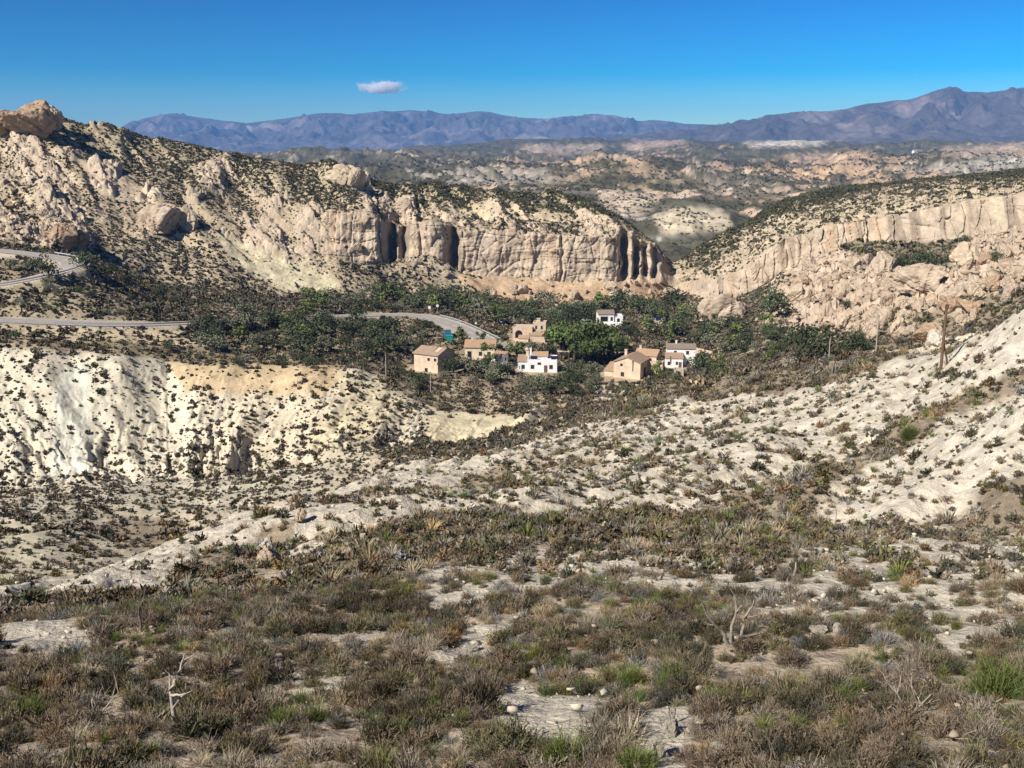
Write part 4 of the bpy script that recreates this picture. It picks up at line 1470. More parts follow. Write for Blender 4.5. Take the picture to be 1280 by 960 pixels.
# trees one would point at
for (px, py, hp, st, wd, lb) in (
    (962, 402, 46, 'carob', .85, 'tall dark tree alone against the pale boulders below the cliff'),
    (1000, 446, 56, 'carob', .80, 'tallest dark tree of the clump beside the brush flat, with grey stem'),
    (1028, 446, 44, 'carob', 1.0, 'broad dark tree in the middle of the clump beside the brush flat'),
    (1056, 444, 36, 'carob', 1.1, 'lower dark tree at the uphill end of the clump beside the brush flat'),
    (1080, 436, 24, 'carob', 1.2, 'small dark bushy tree ending the clump under the boulder slope'),
    (842, 388, 34, 'carob', 1.1, 'dark tree at the mouth of the gorge between the two cliffs'),
    (866, 398, 24, 'olive', 1.0, 'grey-green tree beside the big tilted rock at the gorge mouth'),
    (836, 428, 30, 'loose', .8, 'slender light green tree behind the white two-level house'),
    (1150, 334, 26, 'carob', 1.2, 'dark spreading tree on the ledge under the cliff'),
    (1128, 334, 18, 'carob', 1.3, 'lower dark tree on the ledge under the cliff'),
    (1176, 336, 20, 'carob', 1.1, 'dark tree beside the largest pale boulder on the ledge'),
    (1204, 308, 18, 'carob', .9, 'single dark tree clinging to the cliff foot'),
    (1246, 326, 16, 'carob', 1.2, 'dark tree among boulders under the far end of the cliff'),
    (1040, 384, 13, 'carob', 1.1, 'first of two small trees amid the tumbled boulders'),
    (1056, 384, 14, 'carob', 1.1, 'second of two small trees amid the tumbled boulders'),
    (878, 462, 27, 'carob', 1.5, 'wide dark tree below the stone retaining wall'),
    (905, 440, 18, 'olive', 1.1, 'grey-green tree above the stone retaining wall'),
    (870, 428, 20, 'carob', 1.2, 'dark tree behind the stone retaining wall'),
    (962, 452, 26, 'loose', .8, 'light green tree beside the dark clump at the brush flat'),
    (610, 458, 30, 'loose', .95, 'bright green tree in front of the ochre roofed house'),
    (560, 466, 27, 'carob', .9, 'dark tree growing against the shaded side of the roofless house'),
    (646, 446, 24, 'pine', 1.1, 'yellow-green tree between the shed and the arched house'),
    (672, 488, 26, 'olive', 1.1, 'grey-green tree in front of the low white house'),
    (694, 492, 30, 'carob', 1.2, 'dark tree below the low white house'),
    (720, 494, 20, 'carob', 1.0, 'small dark tree on the bank below the pergola'),
    (657, 490, 20, 'olive', 1.1, 'small grey tree on the bank below the low white house'),
    (618, 474, 24, 'olive', 1.2, 'grey-green tree below the small white shed'),
    (820, 470, 24, 'loose', .8, 'leafy tree between the gabled house and the white house'),
    (60, 346, 32, 'carob', .95, 'dark tree casting its shade on the hairpin bend'),
    (36, 338, 22, 'olive', 1.3, 'grey-green tree inside the hairpin bend'),
    (12, 336, 18, 'olive', 1.3, 'bushy tree at the frame edge inside the hairpin bend'),
    (108, 334, 26, 'carob', 1.2, 'dark tree behind the outer edge of the hairpin bend'),
    (135, 344, 20, 'carob', 1.1, 'dark tree just down the slope from the hairpin bend'),
    (162, 354, 14, 'carob', 1.1, 'small dark tree at the foot of the dotted hillside'),
    (204, 372, 20, 'carob', 1.1, 'dark tree above the guard rail'),
    (258, 408, 20, 'carob', 1.1, 'dark tree where the railed road disappears'),
    (214, 438, 16, 'carob', 1.2, 'round dark bush-like tree on the shelf below the guard rail'),
    (18, 422, 14, 'carob', 1.2, 'dark bush-like tree just under the guard rail at the frame edge'),
    (300, 457, 14, 'carob', 1.2, 'dark tree on the rim of the orange bank'),
    (952, 226, 8, 'carob', 1.1, 'tiny dark tree on the far hills beyond the gorge')):
    tree_px(px, py, hp, st, wd, lb)

for k, (px, hp) in enumerate(((246, 18), (262, 22), (278, 17), (296, 21), (312, 18), (330, 23), (346, 17), (364, 22), (380, 19), (398, 24), (408, 17))):
    tree_px(px, 413 - k * .9, hp, 'carob' if k % 3 else 'olive', 1.15, 'tree in the row that hides the road between the guard rail and the bend', 'trees hiding the road')
# the pine grove in the middle of the village
pines = [(700, 448, 44), (716, 452, 48), (732, 452, 50), (748, 450, 46), (762, 452, 42), (705, 436, 40), (722, 438, 40), (740, 438, 44), (756, 440, 40), (770, 448, 34), (690, 440, 32), (745, 456, 36), (728, 458, 34)]
for (px, py, hp) in pines:
    tree_px(px, py, hp, 'pine', .95, 'bright green pine in the dense grove between the village houses', 'pines of the village grove')
for (px, py, hp) in [(695, 404, 22), (712, 404, 30), (722, 402, 32), (736, 402, 28), (748, 400, 20), (702, 410, 22)]:
    tree_px(px, py, hp, 'carob', .95, 'dark tree in the tall clump behind the pine grove below the cliff', 'dark trees behind the pine grove')


def scatter_trees(poly, n, hmin, hmax, styles, label, group, mind=7):
    pts = []
    xs = [p[0] for p in poly]
    ys = [p[1] for p in poly]
    tries = 0
    while len(pts) < n and tries < n * 60:
        tries += 1
        x, y = random.uniform(min(xs), max(xs)), random.uniform(min(ys), max(ys))
        if not inpoly(np.array([x]), np.array([y]), poly)[0]:
            continue
        if any((x - a_) ** 2 + 5 * (y - b_) ** 2 < mind * mind for a_, b_ in pts):
            continue
        g = ground_at(x, y)
        if g is None:
            continue
        dm = min(np.min(np.hypot(R_MAIN[:, 0] - g[0], R_MAIN[:, 1] - g[1])), np.min(np.hypot(R_HAIR[:, 0] - g[0], R_HAIR[:, 1] - g[1])))
        if dm < 6.5 or any(math.hypot(SITEW[k][0] - g[0], SITEW[k][1] - g[1]) < SITES[k][3] + 1.5 for k in SITES):
            continue
        pts.append((x, y))
        st = random.choice(styles)
        h = random.uniform(hmin, hmax) * (g[1] * cp - g[2] * sp) / F
        nm = {'carob': 'dark', 'olive': 'grey-green', 'loose': 'light green', 'pine': 'bright green'}[st]
        tree(g[0], g[1], g[2] - .05 * h, h, st, random.uniform(.95, 1.35), label % nm, group % nm)


scatter_trees([(235, 405), (300, 392), (420, 380), (520, 388), (515, 402), (550, 408), (550, 425), (515, 445), (440, 455), (330, 452), (250, 440)], 62, 10, 30, ['carob', 'carob', 'olive', 'carob', 'loose', 'olive'],
              '%s bushy tree in the wooded belt between the railed road and the roofless house', '%s trees of the roadside belt', 9)
scatter_trees([(410, 378), (520, 372), (700, 384), (820, 384), (820, 396), (700, 400), (610, 410), (565, 392), (440, 392)], 56, 12, 30, ['carob', 'carob', 'olive', 'loose'],
              '%s tree in the wooded strip at the foot of the cliff above the village', '%s trees at the cliff foot', 9)
scatter_trees([(790, 400), (900, 405), (985, 420), (980, 448), (900, 440), (860, 425), (780, 425)], 36, 12, 28, ['carob', 'carob', 'olive', 'loose'],
              '%s small tree on the broken ground between the white house and the gorge', '%s trees towards the gorge', 9)
scatter_trees([(490, 468), (640, 462), (760, 482), (740, 500), (620, 488), (490, 488)], 20, 8, 17, ['carob', 'olive', 'loose'],
              '%s bush-sized tree on the bank in front of the village', '%s bushes on the village bank', 9)
scatter_trees([(0, 345), (150, 355), (260, 385), (230, 396), (0, 392)], 14, 8, 15, ['carob', 'olive'],
              '%s bush-sized tree on the slope between the hairpin bend and the guard rail', '%s bushes below the hairpin', 9)
scatter_trees([(740, 260), (840, 290), (850, 310), (830, 318), (800, 290)], 0, 8, 15, ['carob'], '%s', '%s')
scatter_trees([(575, 425), (650, 428), (700, 425), (690, 445), (640, 442), (640, 470), (575, 470)], 14, 12, 24, ['carob', 'olive', 'loose'],
              '%s garden tree among the orange roofed house, the shed and the arched house', '%s garden trees of the village', 9)
scatter_trees([(700, 455), (760, 455), (770, 482), (700, 480)], 12, 9, 18, ['carob', 'olive', 'carob'],
              '%s bushy tree between the low white house and the gabled house', '%s trees by the terrace walls', 9)
scatter_trees([(810, 462), (900, 458), (910, 470), (860, 480), (810, 485)], 10, 10, 20, ['carob', 'olive', 'loose'],
              '%s bushy tree below the white two-level house', '%s trees below the two-level house', 9)
scatter_trees([(240, 440), (470, 452), (470, 462), (250, 456)], 14, 7, 14, ['carob', 'carob', 'olive'],
              '%s bush-sized tree on the shelf edge above the orange bank', '%s bushes on the shelf edge', 9)
print('trees', NT[0])


def bare_tree(px, py, hpx, lean, seed, mat, label, forks, thick=.035, name='dead_tree', cat='dead tree', tw=2):
    """a leafless snag: a stem that forks forks times, every branch tapering"""
    g = ground_at(px, py)
    if g is None:
        return
    h = hpx * (g[1] * cp - g[2] * sp) / F
    r_ = random.Random(seed)
    mbm = MB()

    def branch(p, d, L, rad, lev):
        pts, q, dd = [p], p, d
        for i in range(4):
            dd = (dd + Vector((r_.gauss(0, .16), r_.gauss(0, .12), r_.gauss(0, .10) + .03))).normalized()
            q = q + dd * (L / 4)
            pts.append(q)
        mbm.tube(pts, [rad, rad * .85, rad * .68, rad * .5, rad * .32], 6)
        if lev > 0:
            for j in range(tw + (1 if lev > 1 else 0)):
                i = r_.choice([1, 2, 3, 4])
                nd = (dd * .6 + Vector((r_.gauss(0, .8), r_.gauss(0, .5), r_.gauss(.25, .4)))).normalized()
                branch(pts[i], nd, L * r_.uniform(.45, .8), rad * .5, lev - 1)
    for (dx, dy, L) in lean:
        branch(Vector((dx * .05 * h, 0, -.05 * h)), Vector((dx, dy, 1)).normalized(), h * L, h * thick, forks)
    o = mbm.build(name, mat)
    o.location = g
    tag(o, label, cat)


def snag(px, py, limbs, mat, label, grow=1.25):
    """a dead tree whose limbs are given as photo-pixel paths (with a depth in metres) and a thickness in pixels"""
    g = ground_at(px, py)
    if g is None:
        return
    m_ = (g[1] * cp - g[2] * sp) / F * grow
    r_ = random.Random(int(px))
    mbm = MB()
    for path, th in limbs:
        pts = []
        for i, p_ in enumerate(path):
            d_ = (p_[2] if len(p_) > 2 else 0.0)
            pts.append(Vector(((p_[0] - px) * m_, d_, (py - p_[1]) * m_ - (.12 if i == 0 and p_[1] >= py - 3 else 0))))
        fine = [pts[0]]
        for a_, b_ in zip(pts[:-1], pts[1:]):
            for q_ in (1 / 3, 2 / 3, 1):
                fine.append(a_.lerp(b_, q_) + Vector((r_.gauss(0, .5), r_.gauss(0, .6), r_.gauss(0, .4))) * m_)
        k = len(fine)
        mbm.tube(fine, [max(.35, th * (1 - .8 * i / (k - 1))) * m_ * .5 for i in range(k)], 7)
    o = mbm.build('dead_tree', mat)
    o.location = g
    tag(o, label, 'dead tree')


snag(219, 906, [([(219, 906), (219, 882), (217, 864), (216, 850, .1)], 6.5), ([(217, 864), (226, 846, .05), (231, 832, .1), (234, 822, .12)], 4.5), ([(218, 869), (228, 866, -.1), (238, 862, -.15), (239, 848, -.2)], 3.2),
                ([(219, 884), (228, 873, .1), (238, 868, .15)], 3.0), ([(216, 850, .1), (212, 842, .1)], 2.0), ([(231, 832, .1), (240, 828, .1), (247, 822, .1)], 1.6)], M_DEAD, 'pale bleached dead snag standing upright in the near scrub', 1.15)
snag(913, 806, [([(912, 806), (905, 792), (893, 779, -.1), (883, 766, -.2), (876, 750, -.2)], 5.5), ([(913, 806), (914, 786, .1), (920, 768, .15), (917, 750, .2)], 5.0), ([(915, 806), (924, 796), (928, 776, .1), (938, 762, .2), (951, 752, .3)], 5.0),
                ([(893, 779, -.1), (884, 778, -.1), (872, 768, -.2)], 2.0), ([(920, 768, .15), (927, 756, .1), (929, 740, 0)], 2.0), ([(928, 776, .1), (942, 772, .1), (955, 760, 0)], 2.0), ([(917, 750, .2), (910, 738, .2), (907, 728, .2)], 1.6), ([(938, 762, .2), (940, 746, .2)], 1.6)],
     M_DEADG, 'grey dead tree with three stems spreading from one root', 1.1)
bare_tree(172, 792, 60, [(.05, 0, .7)], 14, M_DEADB, 'small leafless dark tree with reddish twigs behind the near scrub', 3, .035)
bare_tree(283, 760, 52, [(0.02, 0, .75)], 21, M_DEADB, 'bare upright tree on the grassy rim below the orange boulder', 3, .035)
bare_tree(1135, 890, 50, [(.4, 0, .8), (-.5, .2, .8)], 23, M_DEAD, 'dead forked branches sticking out of scrub near the broom bush', 2, .03)
bare_tree(955, 958, 40, [(.7, 0, .9), (-.2, 0, .7)], 29, M_DEADB, 'thin dead twigs at the bottom edge of the scrub', 2, .025)
bare_tree(120, 892, 40, [(.6, .0, 1), (-.3, 0, .6)], 31, M_DEAD, 'thin pale dead branch leaning over the near scrub', 1, .03)
bare_tree(822, 725, 34, [(.5, 0, .8), (-.5, 0, .8)], 37, M_DEADB, 'dark tangled dead bush on the pale streaked ground', 2, .04)
bare_tree(990, 722, 30, [(.02, 0, .9)], 41, M_DEAD, 'short pale stump among shrubs on streaked soil', 0, .09, 'tree_stump', 'stump')
bare_tree(645, 752, 38, [(.1, 0, .8), (-.4, 0, .6)], 43, M_DEADB, 'bare twisted tree rising from the dark scrub', 2, .04)
bare_tree(1046, 662, 26, [(-.1, 0, .9)], 47, M_DEADB, 'thin bare stem at the foot of the second white slope', 1, .035)
bare_tree(708, 792, 22, [(.02, 0, .9)], 53, M_DEAD, 'short pale post-like stump among stones', 0, .07, 'tree_stump', 'stump')
bare_tree(840, 900, 46, [(.15, 0, .8), (-.3, 0, .6)], 59, M_DEADB, 'leafless thin shrub above the white stones', 2, .022)

# ---------------------------------------------------------------- ROCKS
def rock_mat(name, c, c2):
    m, t, b = new_mat(name)
    tc = t.nodes.new('ShaderNodeTexCoord')
    n = noise_node(t, 1.3, 7, 0.65, tc.outputs['Object'])
    n2_ = noise_node(t, 5.0, 6, 0.7, tc.outputs['Object'])
    r = ramp(t, n.outputs[0], [(0.32, c2), (0.62, c)])
    r2 = ramp(t, n2_.outputs[0], [(0.3, .7), (0.7, 1.12)])
    t.links.new(mixc(t, r.outputs[0], r2.outputs[0], .9), b.inputs['Base Color'])
    bp = t.nodes.new('ShaderNodeBump')
    bp.inputs['Distance'].default_value = .12
    t.links.new(n2_.outputs[0], bp.inputs['Height'])
    t.links.new(bp.outputs[0], b.inputs['Normal'])
    return m


M_BLD = [rock_mat('pink_sandstone', (.50, .41, .31), (.41, .315, .225)), rock_mat('cream_sandstone', (.53, .44, .32), (.44, .34, .24)), rock_mat('rusty_sandstone', (.42, .30, .20), (.34, .235, .155)),
         rock_mat('white_marl_stone', (.60, .56, .48), (.48, .42, .33)), rock_mat('orange_marl_stone', (.55, .40, .27), (.58, .50, .40))]
from mathutils import noise as mn


def rock_mesh(seed, mat, boxy=.45, sub=5):
    bm = bmesh.new()
    bmesh.ops.create_icosphere(bm, subdivisions=sub, radius=1.0)
    r_ = random.Random(seed)
    co = np.array([v.co[:] for v in bm.verts])
    d0 = co.copy()
    for k in range(16):
        n_ = np.array([r_.gauss(0, 1), r_.gauss(0, 1), r_.gauss(0, .8)])
        n_ /= np.linalg.norm(n_)
        e = co @ n_ - r_.uniform(.42, .86)
        co -= np.outer(np.clip(e, 0, None) * .97, n_)
    # clefts: a few planes cut grooves right round the block
    for k in range(5):
        n_ = np.array([r_.gauss(0, 1), r_.gauss(0, 1), r_.gauss(0, .6)])
        n_ /= np.linalg.norm(n_)
        q_ = co @ n_ - r_.uniform(-.45, .45) + .05 * fbm(co[:, 0] * 3, co[:, 1] * 3 + co[:, 2] * 2, 3, seed)
        co -= d0 * (.10 * np.exp(-(q_ / .035) ** 2))[:, None]
        co += n_[None, :] * (np.where(q_ > 0, .06, -.02) * r_.uniform(.3, 1.2))[:, None]
    rough = .10 * fbm(co[:, 0] * 1.7 + seed, co[:, 1] * 1.7 + co[:, 2] * 1.3, 4, seed + 3) + .05 * fbm(co[:, 0] * 5 + co[:, 2] * 3, co[:, 1] * 5 - co[:, 2] * 4, 4, seed + 5)
    co += d0 * rough[:, None]
    for v, c in zip(bm.verts, co):
        v.co = c
    me_ = bpy.data.meshes.new('boulder')
    bm.to_mesh(me_)
    bm.free()
    me_.materials.append(mat)
    return me_


ROCKS = {(mi, k): rock_mesh(mi * 10 + k + 1, M_BLD[mi], sub=5 if mi != 2 else 5) for mi in range(5) for k in range(3 if mi != 2 else 2)}


def rock(px, py, wpx, hpx, mi, label, group=None, name='boulder', cat='boulder', sink=.3, g=None, deep=1.0):
    g = g or ground_at(px, py)
    if g is None:
        return
    m_ = (g[1] * cp - g[2] * sp) / F
    ks = [k for (a_, k) in ROCKS if a_ == mi]
    o = link(name, ROCKS[mi, random.choice(ks)])
    sx_, sz_ = wpx * m_ * .62, hpx * m_ * .62
    o.scale = (sx_, sx_ * deep * random.uniform(.8, 1.1), sz_)
    o.rotation_euler = (random.uniform(-.15, .15), random.uniform(-.2, .2), random.uniform(0, 6.28) if deep == 1.0 else 0)
    o.location = (g[0], g[1], g[2] + sz_ * (1 - 2 * sink) * .9)
    tag(o, label, cat, group)
    return o


rock(333, 706, 26, 30, 4, 'orange boulder with pale top on the brown hollow of the spur', sink=.15)
rock(330, 688, 20, 22, 3, 'white stone leaning on top of the orange boulder', sink=.2)
rock(375, 652, 16, 18, 4, 'small orange boulder higher up the spur crest', sink=.15)
rock(455, 676, 12, 12, 4, 'small tan stone at the edge of the brown scrub', sink=.2)
for (px, py, wq, hq, lb) in ((812, 942, 34, 34, 'large white stone at the bottom, right of the bare patch'), (838, 918, 30, 24, 'white stone just above the largest bottom stone'), (1022, 790, 24, 16, 'white stone among dark scrub beside the bare streak'),
                             (890, 948, 36, 26, 'pale flat stone at the bottom edge'), (1052, 788, 24, 16, 'white rounded stone next to a twin stone in the scrub'), (655, 798, 14, 14, 'small white stone beside the post-like stump'),
                             (590, 812, 20, 12, 'pale half-buried stone above the big round shrub'), (800, 958, 20, 12, 'small white stone at the very bottom'), (618, 800, 18, 12, 'pale low stone among brown scrub'), (515, 690, 16, 10, 'white stone on the brow of the spur')):
    rock(px, py, wq, hq, 3, lb, name='stone', cat='stone', sink=.35)

# rock masses on the left hill
rock(38, 164, 52, 44, 2, 'big layered rock outcrop crowning the skyline of the hill', name='rock_outcrop', cat='rock outcrop', sink=.2, deep=.9)
rock(8, 162, 34, 36, 2, 'rounded rock at the frame edge beside the skyline outcrop', name='rock_outcrop', cat='rock outcrop', sink=.2)
rock(68, 156, 22, 24, 0, 'small rock against the shaded end of the skyline outcrop', sink=.2)
rock(204, 288, 54, 40, 0, 'pink bare rock outcrop in the middle of the dotted hillside', name='rock_outcrop', cat='rock outcrop', sink=.25, deep=.8)
rock(236, 284, 26, 30, 0, 'rock shoulder with dark cleft beside the pink outcrop', name='rock_outcrop', cat='rock outcrop', sink=.2, deep=.8)
rock(424, 224, 44, 24, 1, 'tan rock outcrop on the skyline above the cliff', name='rock_outcrop', cat='rock outcrop', sink=.25, deep=.8)
rock(444, 232, 22, 24, 0, 'dark-sided rock ending the skyline outcrop', name='rock_outcrop', cat='rock outcrop', sink=.2)
rock(80, 306, 34, 36, 2, 'rust brown boulder above the hairpin road', sink=.15)
rock(100, 304, 30, 22, 2, 'second rust brown boulder beside the one above the hairpin road', sink=.2)
rock(500, 260, 30, 16, 0, 'rock knob above the cliff beside the saddle', name='rock_outcrop', cat='rock outcrop', sink=.3)
rock(900, 400, 58, 42, 0, 'huge smooth tilted rock slab at the gorge mouth', name='rock_outcrop', cat='rock outcrop', sink=.25, deep=.9)
rock(1148, 358, 62, 34, 0, 'broad pale boulder in the middle of the tumbled slope', sink=.3)
rock(1204, 338, 40, 38, 1, 'tall cream boulder under the cliff ledge', sink=.2)
rock(1246, 360, 30, 22, 2, 'rust coloured boulder high on the tumbled slope', sink=.2)
rock(1214, 386, 30, 18, 2, 'rust coloured boulder just above the braced timber pole', sink=.2)
rock(1220, 368, 24, 26, 1, 'cream boulder between two rusty ones', sink=.2)
rock(1078, 345, 34, 30, 0, 'pink boulder under the cliff foot hedge', sink=.25)
rock(1105, 340, 32, 32, 0, 'steep pink slab leaning downhill below the ledge trees', sink=.25)
rock(1152, 424, 30, 26, 2, 'orange-brown boulder at the edge of the white slope', sink=.25)
rock(1174, 430, 32, 26, 3, 'whitish boulder at the top edge of the white slope', sink=.3)


def scatter_rocks(poly, n, wmin, wmax, mats, label, group, mind=7, sink=.25):
    xs = [p[0] for p in poly]
    ys = [p[1] for p in poly]
    pts, tries = [], 0
    while len(pts) < n and tries < n * 50:
        tries += 1
        x, y = random.uniform(min(xs), max(xs)), random.uniform(min(ys), max(ys))
        if not inpoly(np.array([x]), np.array([y]), poly)[0] or any((x - a_) ** 2 + (y - b_) ** 2 < mind * mind for a_, b_ in pts):
            continue
        pts.append((x, y))
        wv = wmin + (wmax - wmin) * random.random() ** 2.2
        rock(x, y, wv, wv * random.uniform(.6, 1.0), random.choice(mats), label, group, sink=random.uniform(.12, .35))


scatter_rocks([(950, 402), (985, 350), (1060, 320), (1110, 340), (1200, 345), (1290, 300), (1290, 360), (1180, 420), (1090, 425), (1000, 400)], 150, 6, 26, [0, 0, 1, 0, 1, 2],
              'sandstone boulder on the tumbled slope below the right-hand cliff', 'boulders tumbled below the cliff', 6.5)
scatter_rocks([(600, 368), (830, 352), (845, 372), (780, 384), (690, 384)], 30, 6, 18, [0, 1, 0], 'fallen block at the foot of the long pillared cliff', 'blocks at the cliff foot', 8)
scatter_rocks([(410, 300), (560, 325), (590, 350), (480, 345)], 16, 5, 14, [0, 1], 'fallen block under the dark clefts of the cliff', 'blocks under the clefts', 8)
scatter_rocks([(850, 392), (960, 400), (960, 440), (880, 430)], 16, 5, 14, [1, 0, 1], 'pale rock between the trees near the gorge mouth', 'rocks near the gorge mouth', 9)
scatter_rocks([(0, 240), (60, 260), (110, 300), (60, 300), (0, 300)], 16, 5, 16, [0, 1, 2], 'boulder on the steep slope above the hairpin road', 'boulders above the hairpin', 8)
scatter_rocks([(735, 485), (800, 488), (800, 512), (740, 510)], 9, 5, 10, [1, 3], 'white rock on the bank below the gabled house', 'white bank rocks', 8)

# loose stones: nobody could count them
st_lam = np.where(inview & (Y < 135), area * np.clip(soil[..., 0] - .36, 0, .2) * 6.0 * np.clip(1.2 + 2 * fbm(X / 3, Y / 3, 3, 201), .05, 3), 0)
st_lam = st_lam + np.where(inview & (BF < BX['N4']), area * 2.2, 0)
st_lam = st_lam + np.where(inview & (TALUS > .5), area * .10, 0)
sr, sc_ = np.nonzero(rs.poisson(np.minimum(st_lam, 2)))
icos = np.array([(0, -.53, .85), (0, .53, .85), (0, -.53, -.85), (0, .53, -.85), (.85, 0, .53), (.85, 0, -.53), (-.85, 0, .53), (-.85, 0, -.53), (.53, .85, 0), (-.53, .85, 0), (.53, -.85, 0), (-.53, -.85, 0)])
icf = np.array([(0, 4, 1), (0, 1, 6), (4, 8, 1), (1, 8, 9), (1, 9, 6), (6, 9, 7), (9, 3, 7), (9, 8, 3), (8, 5, 3), (5, 2, 3), (2, 7, 3), (2, 11, 7), (11, 6, 7), (11, 0, 6), (0, 11, 10), (0, 10, 4), (10, 5, 4), (4, 5, 8), (10, 2, 5), (10, 11, 2)])
n = len(sr)
far_ = Y[sr, sc_] > 140
sz_ = np.where(far_, .5 + 1.2 * rs.random(n) ** 3, (.025 + .08 * rs.random(n) ** 3) * np.clip(Y[sr, sc_] / 45, .8, 2))
Vr = icos[None] * (1 + .42 * rs.normal(size=(n, 12, 1))).clip(.35, 1.9) * (.5 + .9 * rs.random((n, 1, 3))) * np.array([1, 1, .7]) * sz_[:, None, None]
Vr = Vr + np.stack([X[sr, sc_] + .3 * rs.normal(size=n), Y[sr, sc_] + .3 * rs.normal(size=n), Z[sr, sc_]], -1)[:, None, :]
Fr = icf[None] + 12 * np.arange(n)[:, None, None]
Cr = np.clip(soil[sr, sc_][:, None, :] * (.85 + .35 * rs.random((n, 1, 1))) * np.ones((1, 12, 1)), 0, .68)
tag(link('rubble', mesh_np('rubble', Vr.reshape(-1, 3), Fr.reshape(-1, 3), M_FOL, Cr.reshape(-1, 3))), kind='stuff')
print('stones', n)

# ---------------------------------------------------------------- ROADS
M_ASPH = plain_mat('worn_asphalt', (.36, .325, .295), 0.15, 0.6, 0.9)
M_PAINT = plain_mat('road_paint', (.75, .75, .72), 0.2, 3.0)
M_STEEL = plain_mat('galvanised_steel', (.45, .47, .49), 0.15, 4.0, 0.45, metal=.4)
M_CONC = plain_mat('concrete', (.46, .42, .36), 0.2, 1.5, bump=.01)


def strip(Pl, half, off, dz_, lo=0.0, hi=1.0, name='road', mat=None, dash=None, thick=0.0):
    n = len(Pl)
    d = np.gradient(Pl, axis=0)
    nn_ = np.stack([-d[:, 1], d[:, 0]], 1)
    nn_ /= np.linalg.norm(nn_, axis=1)[:, None]
    i0, i1 = int(lo * (n - 1)), int(hi * (n - 1))
    v, f = [], []
    for i in range(i0, i1 + 1):
        a_ = Pl[i, :2] + nn_[i] * (off - half)
        b_ = Pl[i, :2] + nn_[i] * (off + half)
        v += [(a_[0], a_[1], Pl[i, 2] + dz_), (b_[0], b_[1], Pl[i, 2] + dz_)]
    for i in range(i1 - i0):
        if dash and (i % dash[1]) >= dash[0]:
            continue
        f.append((2 * i, 2 * i + 1, 2 * i + 3, 2 * i + 2))
    return MB().add(v, f)


for Pl in (R_MAIN, R_HAIR):
    tag(strip(Pl, 3.4, 0, 0.02).build('road', M_ASPH), kind='structure')
    for off in (-3.1, 3.1):
        tag(strip(Pl, .08, off, .026).build('road_marking', M_PAINT), kind='structure')
    tag(strip(Pl, .08, 0, .026, dash=(3, 6)).build('road_marking', M_PAINT), kind='structure')


def guard_rail(Pl, off, lo, hi, label):
    n = len(Pl)
    d = np.gradient(Pl, axis=0)
    nn_ = np.stack([-d[:, 1], d[:, 0]], 1)
    nn_ /= np.linalg.norm(nn_, axis=1)[:, None]
    i0, i1 = int(lo * (n - 1)), int(hi * (n - 1))
    pts = [(Pl[i, 0] + nn_[i, 0] * off, Pl[i, 1] + nn_[i, 1] * off, Pl[i, 2]) for i in range(i0, i1 + 1)]
    r = empty('guard_rail', pts[0])
    o = Vector(pts[0])
    v, f = [], []
    prof = [(-.03, .46), (.03, .52), (-.01, .60), (.03, .68), (-.03, .76), (-.06, .76), (-.06, .46)]
    for p_, i in zip(pts, range(i0, i1 + 1)):
        for (a_, z_) in prof:
            v.append((p_[0] + nn_[i, 0] * a_ - o.x, p_[1] + nn_[i, 1] * a_ - o.y, p_[2] + z_ - o.z))
    k = len(prof)
    for i in range(len(pts) - 1):
        for j in range(k):
            f.append((i * k + j, i * k + (j + 1) % k, (i + 1) * k + (j + 1) % k, (i + 1) * k + j))
    MB().add(v, f).build('rail', M_STEEL, r)
    acc, last = 0, Vector(pts[0])
    for p_ in pts:
        if (Vector(p_) - last).length >= 3.6 or p_ is pts[0]:
            last = Vector(p_)
            q_ = last - o
            MB().box(q_.x - .05, q_.x + .05, q_.y - .08, q_.y + .08, q_.z - .5, q_.z + .72).build('post', M_STEEL, r)
    tag(r, label, 'guard rail')


guard_rail(R_MAIN, -3.9, .30, .575, 'long grey steel guard rail along the road above the white badland')
guard_rail(R_MAIN, 3.9, .80, .955, 'steel guard rail round the outside of the bend behind the village')
guard_rail(R_HAIR, -3.9, .26, .50, 'guard rail along the lower edge of the hairpin road')

# ---------------------------------------------------------------- HOUSES
M_OCHRE = plain_mat('ochre_plaster', (.64, .51, .375), 0.22, .8, bump=.02)
M_WHITE = plain_mat('white_plaster', (.80, .79, .77), 0.08, .8)
M_CREAMW = plain_mat('cream_plaster', (.66, .56, .42), 0.15, .8, bump=.02)
M_BEIGE = plain_mat('beige_stone_wall', (.58, .46, .34), 0.22, 1.2, bump=.03)
M_STONE = plain_mat('dry_stone', (.50, .42, .31), 0.4, 2.5, bump=.08)
M_TILE = tile_mat('clay_roof_tile', (.48, .36, .26), (.36, .25, .17))
M_TILE2 = tile_mat('orange_roof_tile', (.53, .36, .235), (.40, .26, .165))
M_TILE3 = tile_mat('grey_roof_tile', (.33, .27, .21), (.25, .20, .16))
M_DARKO = plain_mat('painted_opening_shade', (.018, .016, .015), .2, 2.0)  # near-black plate colour that paints the shade inside openings
M_GLASS = plain_mat('window_glass', (.035, .042, .05), .1, 1.0, rough=.12)
M_WOOD = plain_mat('weathered_wood', (.16, .10, .065), .35, 4.0)
M_PANEL = plain_mat('solar_panel_glass', (.015, .02, .045), .1, 1.0, rough=.2)
M_BLUE = plain_mat('blue_paint', (.06, .16, .30), .15, 2.0)
M_TEAL = plain_mat('teal_tarpaulin', (.02, .30, .27), .2, 2.0)
M_CAR = plain_mat('silver_car_paint', (.62, .65, .68), .05, 1.0, rough=.3)
M_RUBBER = plain_mat('black_rubber', (.02, .02, .02), .1, 2.0)
M_POLE = plain_mat('pole_timber', (.15, .095, .06), .3, 5.0)
M_POLEG = plain_mat('pole_concrete', (.40, .36, .30), .2, 5.0)


